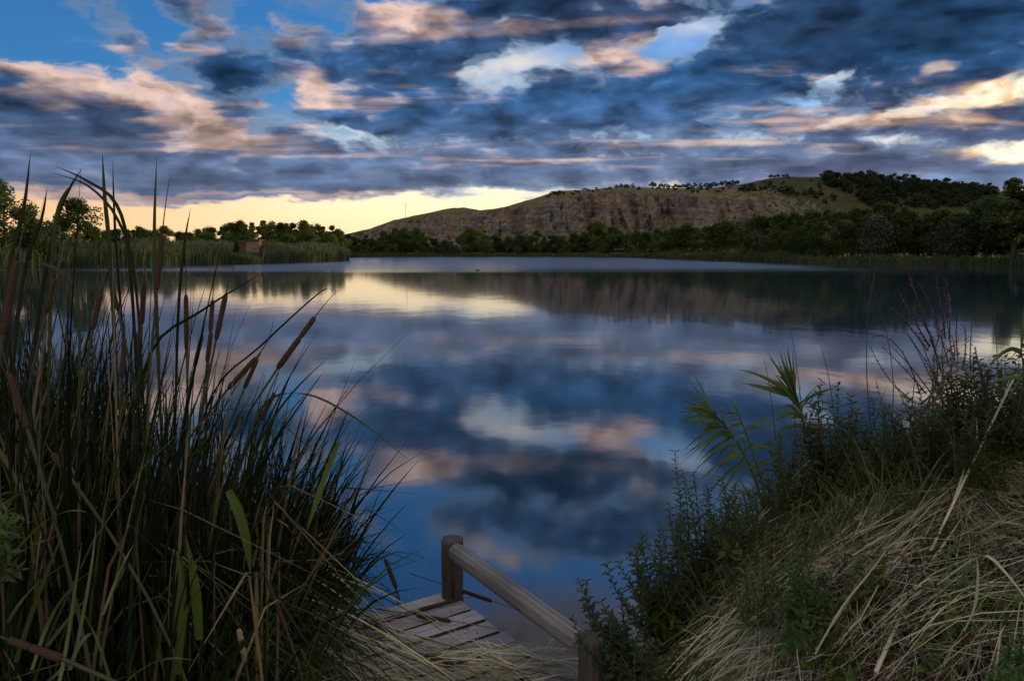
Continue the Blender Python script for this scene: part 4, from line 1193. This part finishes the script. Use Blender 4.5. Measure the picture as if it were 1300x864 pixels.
def fan(x0, y0, tips, bend=.12):
    out = []
    for tx, ty in tips:
        mx_, my_ = (x0 + tx) / 2 + (tx - x0) * bend * rnd(-.5, 1.4), (y0 + ty) / 2 + abs(tx - x0) * bend
        out.append([(x0 + rnd(-26, 26), y0 + rnd(-8, 10)), (mx_ + rnd(-9, 9), my_ + rnd(-6, 6)), (tx, ty)])
    return out
SG = 'leafy shrubs at the water edge of the right bank'
leafy('leafy_shrub', 'small leafy shrub reaching across the top of the near post', 'shrub', fan(800, 850, [(733, 733), (742, 765), (752, 786), (762, 762), (775, 782), (785, 800), (770, 815), (790, 750), (806, 775), (820, 800), (790, 835), (830, 820), (760, 842), (845, 790)]), 2.75, 'shrub', 'stem', .050, .024, .015, group=SG)
leafy('leafy_shrub', 'dark leafy shrub standing against the water between post and mound', 'shrub', fan(850, 800, [(784, 712), (796, 700), (806, 692), (815, 678), (822, 690), (838, 668), (846, 682), (860, 655), (868, 690), (850, 720), (820, 735), (800, 742), (880, 700), (835, 745), (885, 735), (862, 760)]), 2.85, 'shrub', 'stem', .054, .026, .014, n_pair=2, group=SG)
leafy('leafy_shrub', 'tall thin leafy shoot sticking up beside the reeds over blue water', 'shrub', fan(890, 760, [(857, 572), (868, 610), (880, 598), (874, 650), (890, 640), (902, 655), (858, 660), (912, 668), (880, 690), (900, 700), (850, 640)], .08), 3.0, 'shrub', 'stem', .048, .019, .015, n_pair=2, group=SG)
leafy('leafy_shrub', 'low leafy shrub at the bottom right of the near post', 'shrub', fan(820, 880, [(775, 830), (790, 815), (806, 810), (822, 818), (838, 812), (850, 830), (864, 822), (876, 840), (800, 845), (835, 850)]), 2.45, 'shrub', 'stem', .050, .024, .013, n_pair=2, group=SG)
leafy('leafy_plant', 'fresh green broad leaved plant in the middle of the straw heap', 'plant', fan(1030, 800, [(1008, 676), (1020, 690), (1036, 700), (1000, 712), (1026, 730), (1048, 728), (1012, 745), (1040, 760), (1004, 770), (1055, 760)], .05), 2.25, 'nettle', 'stem', .050, .022, .020, n_pair=3)
leafy('leafy_plant', 'green leafy plant with a pale tip among the stubble left of the straw heap', 'plant', fan(960, 790, [(935, 690), (950, 705), (970, 700), (985, 720), (940, 735), (965, 740)], .05), 2.5, 'nettle', 'stem', .042, .018, .020, n_pair=2)
leafy('leafy_plant', 'bright green feathery plant in the bottom right corner', 'plant', fan(1300, 890, [(1285, 812), (1298, 800), (1310, 812), (1275, 838), (1290, 826), (1320, 830), (1268, 850)], .03), 1.7, 'nettle', 'stem', .040, .011, .010, n_pair=3)
leafy('leafy_plant', 'dim green leafy plant at the left edge half way down', 'plant', fan(-30, 745, [(-4, 628), (12, 640), (20, 655), (-8, 668), (8, 690), (-16, 640), (14, 700)], .05), 1.5, 'shrub', 'stem', .045, .014, .016, n_pair=3)
for k, (x0, y0, dYk, tips, lab) in enumerate([
    (1000, 640, 2.9, [(975, 560), (990, 548), (1008, 552), (1024, 560), (985, 590), (1036, 585), (965, 600), (1015, 600)], 'leafy green plant below the upper feathery reed'),
    (1120, 620, 3.0, [(1090, 520), (1108, 508), (1124, 512), (1140, 525), (1100, 550), (1150, 555), (1130, 570), (1085, 560)], 'leafy green plant between the dense loosestrife and the bent spikes'),
    (1180, 610, 2.9, [(1160, 520), (1176, 512), (1194, 518), (1206, 530), (1166, 556), (1210, 560), (1190, 570)], 'leafy green plant at the foot of the bent loosestrife'),
    (1250, 620, 2.75, [(1222, 520), (1240, 505), (1258, 512), (1274, 525), (1230, 556), (1280, 560), (1255, 575)], 'leafy green plant in front of the straight loosestrife spike'),
    (930, 700, 2.8, [(900, 620), (916, 606), (934, 612), (950, 622), (908, 655), (958, 655), (930, 668)], 'leafy green plant under the lower feathery reed')]):
    leafy('leafy_plant', lab, 'plant', fan(x0, y0, tips, .08), dYk, 'shrub' if k % 2 else 'loose', 'stem', .050, .017, .013, n_pair=3, group='leafy plants along the crest of the right bank')
LG = 'loosestrife along the top of the right bank'
leafy('loosestrife', 'leafy loosestrife with dense small leaves right of the two feathery reeds', 'loosestrife', fan(1050, 620, [(1043, 482), (1064, 488), (1030, 505), (1078, 500), (1090, 520), (1050, 530), (1016, 520), (1070, 540), (1100, 545), (1036, 545), (1085, 560)], .08), 3.05, 'loose', 'stem_red', .062, .024, .016, n_pair=2, group=LG)
leafy('loosestrife', 'loosestrife with its spikes bent over to the left above the water', 'loosestrife', fan(1150, 590, [(1130, 520), (1150, 500), (1168, 495), (1185, 510), (1140, 545), (1175, 530)], .08), 3.1, 'loose', 'stem_red', .060, .022, .016, n_pair=2, group=LG,
      spikes=[[(1168, 500), (1140, 440), (1106, 428)], [(1160, 510), (1128, 480), (1105, 440)], [(1176, 500), (1150, 470), (1120, 440)], [(1186, 505), (1160, 470), (1134, 442)], [(1150, 545), (1125, 520), (1112, 482)], [(1190, 500), (1170, 455), (1150, 420)], [(1198, 500), (1180, 460), (1164, 420)]])
leafy('loosestrife', 'tallest bushy loosestrife, its many thin spikes against the mirrored sky', 'loosestrife', fan(1205, 560, [(1180, 470), (1195, 455), (1206, 440), (1216, 450), (1228, 462), (1190, 500), (1220, 495), (1204, 480), (1240, 485)], .06), 3.15, 'loose', 'stem_red', .060, .022, .016, n_pair=2, group=LG,
      spikes=[[(1195, 470), (1182, 430), (1170, 410)], [(1204, 460), (1194, 425), (1188, 398)], [(1210, 455), (1204, 420), (1202, 390)], [(1216, 455), (1214, 420), (1216, 395)], [(1188, 480), (1170, 450), (1152, 425)], [(1222, 470), (1226, 440), (1224, 415)]])
leafy('loosestrife', 'loosestrife with one straight spike near the right edge', 'loosestrife', fan(1240, 560, [(1226, 462), (1236, 448), (1250, 465), (1262, 452), (1244, 490), (1260, 500), (1230, 505), (1272, 480)], .05), 3.0, 'loose', 'stem_red', .064, .024, .016, n_pair=2, group=LG,
      spikes=[[(1232, 470), (1232, 440), (1234, 410)], [(1246, 480), (1240, 455), (1238, 440)]])
leafy('loosestrife', 'leafy loosestrife cut by the right edge of the photo', 'loosestrife', fan(1290, 570, [(1266, 460), (1276, 448), (1288, 455), (1300, 440), (1312, 455), (1280, 490), (1296, 500), (1268, 510), (1310, 500)], .05), 2.8, 'loose', 'stem_red', .066, .024, .016, n_pair=2, group=LG)
leafy('loosestrife', 'tall faint loosestrife with purple flower tips before the dark mirrored wood', 'loosestrife', fan(1190, 520, [(1180, 430), (1196, 420), (1208, 425)], .03), 2.6, 'loose', 'stem_red', .026, .009, .022, group=LG,
      spikes=[[(1186, 440), (1168, 390), (1150, 335)], [(1192, 430), (1180, 385), (1155, 345)], [(1196, 430), (1200, 380), (1202, 328)], [(1180, 440), (1160, 405), (1140, 368)], [(1178, 445), (1155, 415), (1132, 390)], [(1186, 440), (1172, 410), (1146, 392)], [(1200, 430), (1196, 395), (1188, 352)], [(1205, 430), (1206, 400), (1204, 372)]])

# common reeds bending left in the wind
def reed(label, stem, leaves_, Y, w=9):
    base = at(stem[0][0], stem[0][1], Y); r = thing('reed', label, 'reed', base, 'feathery reeds on the right bank')
    P_ = [at(x, y, Y) - base for x, y in stem]; path = through(P_[0], P_[1], P_[2], 12)
    mb = MB(); mb.tube(path, [.0052 - .0035 * k / 11 for k in range(12)], 6); mb.build('stem', M['stem'], r)
    more = [(min(1, max(.2, t + rnd(-.08, .08))), (tip[0] + rnd(-14, 22), tip[1] + rnd(-14, 16)), sag + rnd(-.02, .04)) for t, tip, sag in leaves_]
    more += [(min(1, max(.15, t + rnd(-.12, .10))), (tip[0] + rnd(-10, 34), tip[1] + rnd(-18, 20)), sag + rnd(-.02, .05)) for t, tip, sag in leaves_]
    for t, tip, sag in leaves_ + more:
        f = t * 11; k = min(int(f), 10); p = path[k].lerp(path[k + 1], f - k)
        e = at(tip[0], tip[1], Y + rnd(-.12, .12)) - base
        c = p.lerp(e, .5) + Vector((0, 0, sag))
        lf = MB(); ww = w * rnd(.32, .62) / FPX * Y
        lf.ribbon(bez(p, c, e, 9), [ww * x for x in (.5, .85, 1, .98, .88, .7, .48, .24, .03)], Vector((.3, .2, 1)).normalized(), rnd(-.5, .5), fold=.25)
        lf.build('leaf', M['reed_leaf'], r)
reed('lower feathery reed bending left, its leaves fanned out over blue water', [(972, 655), (944, 575), (900, 520)],
     [(1, (862, 506), .0), (.97, (874, 482), .01), (.95, (866, 519), .02), (.9, (862, 524), .03), (.86, (866, 541), .04), (.82, (880, 545), .03), (.78, (866, 574), .05), (.7, (864, 584), .05), (.66, (884, 590), .04), (.6, (870, 612), .06), (.55, (905, 605), .04), (.45, (890, 640), .05), (.9, (905, 520), .02), (.75, (885, 552), .04), (.7, (895, 560), .04), (.85, (895, 530), .03), (.5, (960, 565), .04), (.35, (985, 590), .03)], 2.95, 7)
reed('upper feathery reed with long leaves swept up and left', [(1035, 620), (1024, 550), (1010, 505)],
     [(1, (940, 486), .02), (.98, (972, 442), .0), (.95, (985, 452), .0), (.9, (968, 485), .02), (.9, (990, 460), .0), (.85, (978, 478), .03), (.8, (984, 490), .03), (.7, (972, 530), .04), (.6, (985, 550), .03), (.97, (1000, 440), .0), (.5, (1060, 545), .02), (.8, (1036, 495), .0)], 3.0, 9)
reed('small reed between the two feathery ones, nearly upright', [(975, 640), (958, 580), (935, 520)],
     [(1, (926, 505), .0), (.95, (918, 525), .01), (.85, (920, 548), .02), (.8, (960, 540), .01), (.7, (930, 560), .03), (.6, (985, 575), .03), (.5, (940, 600), .03)], 2.9, 6)
reed('coarse reed with one broad leaf at the right edge', [(1310, 560), (1302, 490), (1296, 440)],
     [(.95, (1250, 472), .06), (1, (1304, 405), .0), (.7, (1262, 500), .03), (.8, (1330, 440), .03)], 2.5, 11)

# thin bare grass stems rising over the mound
TS = [([(1108, 560), (1100, 440), (1112, 340)], 'thin bare stem rising over the bent loosestrife into the dark reflection'), ([(1128, 560), (1132, 460), (1104, 358)], 'thin bare stem with its tip bent left in the dark reflection'),
      ([(1062, 560), (1054, 490), (1042, 438)], 'thin bare stem right of the upper feathery reed'), ([(1022, 560), (1012, 470), (1002, 410)], 'thin bare stem behind the upper feathery reed'),
      ([(1012, 570), (1006, 500), (1000, 436)], 'second thin bare stem behind the upper feathery reed'), ([(1270, 520), (1266, 450), (1262, 390)], 'green stem with a small bud at the right edge of the reflection'),
      ([(985, 560), (978, 500), (970, 455)], 'thin bare stem between the feathery reeds')]
for pts, lab in TS:
    P_ = [at(x, y, 3.0) for x, y in pts]; mb = MB(); I = -P_[0]
    mb.tube([p + I for p in through(*P_, 10)], [.0024 - .0016 * k / 9 for k in range(10)], 4)
    o = mb.build('bare_grass', M['stem_red']); o.location = P_[0]; tag(o, lab, 'grass', 'thin bare stems over the right bank')

# ---------------------------------------------------------------- straw
def on_mound(px, py):                              # where the view through a pixel meets the heap
    d = ray(px, py); o = Vector((0, 0, CAM_Z)); t = .7
    for k in range(420):
        p = o + d * t
        if p.z <= mound(p.x, p.y): return p
        t += .012
    return None
st, st2, br, gg = MB(), MB(), MB(), MB()
def straw(mb, p, ang, L, w, lift=0.0, fl=.06):
    d = Vector((math.cos(ang), math.sin(ang), 0)); pts = []
    b1_, b2_ = rnd(-fl, fl), rnd(-fl, fl)
    for k in range(5):
        t = k / 4 - .5
        q = p + d * (t * L) + Vector((-d.y, d.x, 0)) * (b1_ * t * t * L * 4)
        z = mound(q.x, q.y)
        sag = .35 if L < .5 else .15
        zt_ = p.z + (z - p.z) * (.8 if abs(z - p.z) < .35 else .55)
        pts.append(Vector((q.x, q.y, zt_ + lift + b2_ * (t * t) * L * 2)))
    mb.ribbon(pts, [w * x for x in (.7, 1, 1, .85, .3)], Vector((rnd(-1, 1), rnd(-1, 1), rnd(-1, 1))).normalized(), rnd(-.8, .8))
HEAP = [(770, 800), (830, 740), (900, 650), (960, 610), (1040, 570), (1400, 530)]
def heap_point(left=780, right=1400):
    while True:
        px = rnd(left, right); lo = lerp_tab(HEAP, px); py = lo + (960 - lo) * random.random() ** .85
        p = on_mound(px, py)
        if p is not None and p.y < 3.6: return px, py, lo, p
def strawy(px, py):                                # bare, leafy hollows stay darker
    d = .75 + .9 * fbm(px * .010, py * .013, 4.0)
    if px > 1040 and py > 690: d *= .16
    return d
nb = 0
while nb < 150:                                     # sheaves that fell together
    px, py, lo, p = heap_point()
    if random.random() > strawy(px, py): continue
    nb += 1; r = random.random()
    ang = math.radians(random.gauss(40, 20)) if r < .55 else (math.radians(random.gauss(-5, 25)) if r < .75 else rnd(0, 3.14))
    L0, lift, mbx = rnd(.4, 1.15), rnd(.0, .10), (st if random.random() < .85 else st2)
    for q in range(int(rnd(10, 34))):
        straw(mbx, p + Vector((random.gauss(0, .06), random.gauss(0, .06), random.gauss(0, .02))), ang + random.gauss(0, .16), L0 * rnd(.5, 1.1), rnd(.0014, .0036), lift + rnd(-.03, .05), .09)
cnt = 0
while cnt < 3600:                                   # single straws every way
    px, py, lo, p = heap_point()
    if random.random() > strawy(px, py) * 1.1 + .1: continue
    cnt += 1
    straw(st if random.random() < .75 else st2, p, rnd(0, 3.14) if random.random() < .6 else math.radians(random.gauss(38, 30)), rnd(.10, .6), rnd(.0013, .0030), rnd(-.05, .10), .22)
for i in range(420):                                # ends that stick up out of the heap
    px, py, lo, p = heap_point()
    if random.random() > strawy(px, py): continue
    a = rnd(0, 6.28); L = rnd(.08, .30); d = Vector((math.cos(a), math.sin(a), rnd(.2, 1.4))).normalized()
    k = p + d * L * .6; e = k + Vector((d.x, d.y, d.z - rnd(.3, 1.6))).normalized() * L * .5
    st.ribbon(bez(p - d * .05, k, e, 5), [.004, .0042, .004, .003, .001], Vector((rnd(-1, 1), rnd(-1, 1), .3)).normalized(), rnd(-.6, .6))
# fringe hanging from the left shoulder of the heap over the shrubs
for i in range(110):
    a = Vector((rnd(.72, 1.15), rnd(2.55, 3.0), 0)); a.z = mound(a.x, a.y) + rnd(.02, .12)
    e = a + Vector((-rnd(.15, .52), -rnd(.05, .35), -rnd(.22, .62))); c = a.lerp(e, .4) + Vector((-.05, -.04, rnd(.0, .12)))
    st.ribbon(bez(a, c, e, 6), [.0035, .004, .004, .0035, .003, .001], Vector((rnd(-1, 1), rnd(-1, 1), .3)).normalized(), rnd(-.6, .6))
# long fan combed down to the left
for (ax0, ax1, ay0, ay1, bx0, bx1, by0, by1, n_s) in ((960, 1075, 575, 640, 790, 930, 700, 830, 80), (1100, 1280, 560, 640, 960, 1080, 640, 740, 150), (1180, 1330, 600, 700, 1000, 1120, 720, 860, 110), (1060, 1140, 640, 720, 900, 1000, 790, 870, 70)):
    for i in range(n_s):                            # long stems draped in sweeps down the slope
        a = on_mound(rnd(ax0, ax1), rnd(ay0, ay1)); b_ = on_mound(rnd(bx0, bx1), rnd(by0, by1))
        if a is None or b_ is None: continue
        a.z += rnd(.03, .12); b_.z += rnd(.01, .09); t0 = rnd(0, .35); b_ = a.lerp(b_, rnd(.55, 1.05)); a = a.lerp(b_, t0); c = a.lerp(b_, .5)
        c.z = max(c.z + rnd(-.03, .08), mound(c.x, c.y) + rnd(.01, .07)) ; c += Vector((rnd(-.04, .04), rnd(-.04, .04), 0))
        st.ribbon(bez(a, c, b_, 7), [x * rnd(.7, 1.15) for x in (.003, .0038, .0038, .0036, .0032, .0026, .001)], Vector((rnd(-1, 1), rnd(-1, 1), .3)).normalized(), rnd(-.6, .6))
tag(st.build('straw', M['straw']), kind='stuff'); tag(st2.build('dry_grass', M['blade_dry']), kind='stuff')
# curled brown leaves in the lower right
n_ = 0
while n_ < 5200:
    px, py = rnd(960, 1420), rnd(600, 960)
    if py < 640 + (1150 - px) * .35: continue
    p = on_mound(px, py)
    if p is None: continue
    n_ += 1; p.z += rnd(-.07, .09)
    d = Vector((rnd(-1, 1), rnd(-1, 1), rnd(-.6, .8))).normalized(); L = rnd(.022, .075)
    br.leaf(p, d, Vector((rnd(-1, 1), rnd(-1, 1), rnd(-.2, 1))).normalized(), L, L * rnd(.25, .5), curl=rnd(-.2, .6))
tag(br.build('dead_leaves', M['brown_leaf']), kind='stuff')
# green grass through and behind the heap
for i in range(3400):
    px = rnd(860, 1400); y = rnd(2.7, 3.5); x = (px - 650) / FPX * y
    z = mound(x, y)
    if z < .2: continue
    h = rnd(.15, .48) * (1.0 if random.random() < .8 else 1.35)
    blade(gg, Vector((x, y, z - .1)), h, rnd(-.25, .2), rnd(-.1, .1), rnd(.004, .009), rnd(0, .8), n=6)
for i in range(1100):
    p = on_mound(rnd(830, 1380), rnd(580, 860))
    if p is None: continue
    blade(gg, p - Vector((0, 0, .08)), rnd(.1, .32), rnd(-.25, .25), rnd(-.2, .1), rnd(.004, .008), rnd(.2, 1), n=6)
tag(gg.build('green_grass', M['grass_green']), kind='stuff')
# small green leaves of creeping plants through the heap
gl = MB(); n_ = 0
while n_ < 5000:
    px, py = rnd(770, 1400), rnd(540, 930)
    if .25 + 1.3 * fbm(px * .012, py * .012, 9.0) + (.35 if py < 660 else 0) + (.3 if px < 930 else 0) < rnd(.1, .9): continue
    p = on_mound(px, py)
    if p is None or p.y > 3.7: continue
    n_ += 1; p.z += rnd(-.06, .14)
    L = rnd(.022, .06); gl.leaf(p, Vector((rnd(-1, 1), rnd(-1, .6), rnd(-.3, .7))).normalized(), Vector((rnd(-.7, .7), rnd(-.9, .5), 1)).normalized(), L, L * rnd(.3, .5), curl=rnd(0, .3))
tag(gl.build('creeping_leaves', M['shrub']), kind='stuff')
# stubble standing in the straw
sb = MB()
for i in range(90):
    p = on_mound(rnd(985, 1120), rnd(575, 680))
    if p is None: continue
    q = p + Vector((rnd(-.03, .03), rnd(-.03, .03), rnd(.05, .17))); sb.tube([p - Vector((0, 0, .05)), q], [.004, .0035], 5)
tag(sb.build('stubble', M['straw']), kind='stuff')

# long single stalks lying over the heap
def stalk(pts, dz, w, label, mt='straw_pale', leafy_=False):
    P_ = []
    for (x, y) in pts:
        p = on_mound(x, min(y, 862)) or at(x, y, 3.0)
        if y < 560: p = at(x, y, 2.75)
        P_.append(p - ray(x, y).normalized() * dz)
    r = thing('dry_stalk', label, 'dry stalk', P_[0], 'long dry stalks on the right bank'); I = -P_[0]
    path = through(*P_, 12) if len(P_) == 3 else [P_[0].lerp(P_[1], k / 11) for k in range(12)]
    mb = MB(); mb.tube([p + I for p in path], [w * (1 - .55 * k / 11) for k in range(12)], 6); mb.build('stalk', M[mt], r)
    if leafy_:
        for t in (.3, .55, .75, .9):
            k = int(t * 11); p = path[k] + I; d = (path[11] - path[0]).normalized(); lf = MB()
            e = p + d * rnd(.18, .3) + Vector((rnd(-.06, .06), rnd(-.05, .02), rnd(-.02, .05)))
            lf.ribbon(bez(p, p.lerp(e, .5) + Vector((0, -.02, .02)), e, 6), [.006, .009, .009, .007, .004, .001], Vector((1, 0, .5)).normalized(), .6); lf.build('leaf', M['straw'], r)
stalk([(1112, 852), (1200, 660), (1292, 470)], .22, .0066, 'longest pale stalk running from the bottom up to the right edge', leafy_=True)
stalk([(888, 766), (950, 725), (1012, 686)], .12, .0060, 'thick pale cut stalk lying in front of the heap, pointing to the lake')
stalk([(1058, 622), (1100, 603), (1162, 588)], .06, .0050, 'reddish brown stalk lying on top of the heap', 'blade_dry')
stalk([(1010, 860), (1080, 760), (1140, 680)], .08, .0040, 'grey stalk crossing the lower middle of the heap', 'straw')
stalk([(1262, 862), (1272, 780), (1276, 690)], .10, .0036, 'upright pale stalk in the brown leaves at the lower right')
stalk([(860, 790), (960, 660), (1028, 584)], .10, .0038, 'long pale stalk along the left flank of the heap')
stalk([(840, 830), (930, 700), (985, 640)], .09, .0032, 'thin pale stalk nearest the near post')
stalk([(1090, 690), (1110, 640), (1098, 600)], .08, .0034, 'short pale stalk standing in the middle of the heap')
stalk([(1130, 790), (1210, 745), (1290, 735)], .08, .0030, 'thin level stalk low in the brown leaves', 'straw')
for pts, lab in (([(1190, 742), (1245, 706), (1275, 725), (1310, 770)], 'broad dry leaf folded over at the lower right'), ([(1225, 800), (1238, 770), (1242, 735), (1240, 705)], 'pale dry leaf hanging beside the folded one'),
                 ([(1035, 830), (1070, 770), (1110, 720), (1130, 690)], 'grey green sheaf leaf lying down the middle of the heap'), ([(830, 850), (880, 830), (930, 800), (985, 770)], 'green leaf sweeping along the bottom of the heap')):
    o = reed_blade(pts, 1.95 if pts[0][0] > 1100 else 2.15, 5, lab, 'straw' if 'green leaf' not in lab else 'grass_green', name='dry_leaf' if 'green leaf' not in lab else 'grass_leaf', group='single leaves on the right bank')

# straw blown over the jetty
js, jd, jg = MB(), MB(), MB()
def deck_straw(mb, px, py, ang, L, w, zl):
    p = on(px, py, ZD); d = Vector((math.cos(ang), math.sin(ang), 0)); bnd = rnd(-.10, .10); pts = []
    for k in range(6):
        t = k / 5 - .5; q = p + d * t * L + Vector((-d.y, d.x, 0)) * bnd * (t * t * 4) * L
        pts.append(Vector((q.x, q.y, ZD + .006 + zl + rnd(0, .012))))
    mb.ribbon(pts, [w * x for x in (.6, 1, 1, .95, .8, .3)], Vector((rnd(-1, 1), rnd(-1, 1), .6)).normalized(), rnd(-1, 1))
for i in range(500):
    px = rnd(300, 720); f = (px - 300) / 420
    lo = 770 + 62 * f * f + (0 if px < 480 else 10)
    py = lo + (890 - lo) * random.random() ** .8
    if px > 560 and py < 752 + (px - 560) * .62: continue
    if px > 470 and py < 820 and random.random() < .6: continue
    if px > 690 and py < 850: continue
    L = rnd(.12, .75)
    if px > 600: L *= .6
    deck_straw(random.choice([js, js, jd]), px, py, math.radians(random.gauss(-22, 24)), L, rnd(.0022, .0048), abs(random.gauss(0, .012)) + (.03 * (1 - f)))
for i in range(80):     # thick drift at the near end
    deck_straw(js, rnd(540, 720), rnd(825, 880), rnd(-1.2, 1.2), rnd(.1, .4), rnd(.0025, .005), abs(random.gauss(0, .03)))
for i in range(75):     # blades reaching out of the stand across the planks
    y = rnd(2.6, 3.7); a = Vector((-.98 - rnd(0, .3), y, rnd(.35, .75)))
    e = Vector((rnd(-.75, .05), y - rnd(.05, .6), ZD + rnd(.02, .08))); e.x = min(e.x, on(640, 800, ZD).x)
    (random.choice([jg, js, js, jd])).ribbon(bez(a, a.lerp(e, .45) + Vector((0, 0, rnd(.05, .22))), e, 8), [.004, .006, .006, .006, .005, .004, .003, .001], Vector((rnd(-1, 1), rnd(-1, 1), .4)).normalized(), rnd(-.6, .6))
tag(js.build('straw_litter', M['straw']), kind='stuff'); tag(jd.build('dry_leaf_litter', M['blade_dry']), kind='stuff'); tag(jg.build('green_leaf_litter', M['blade']), kind='stuff')
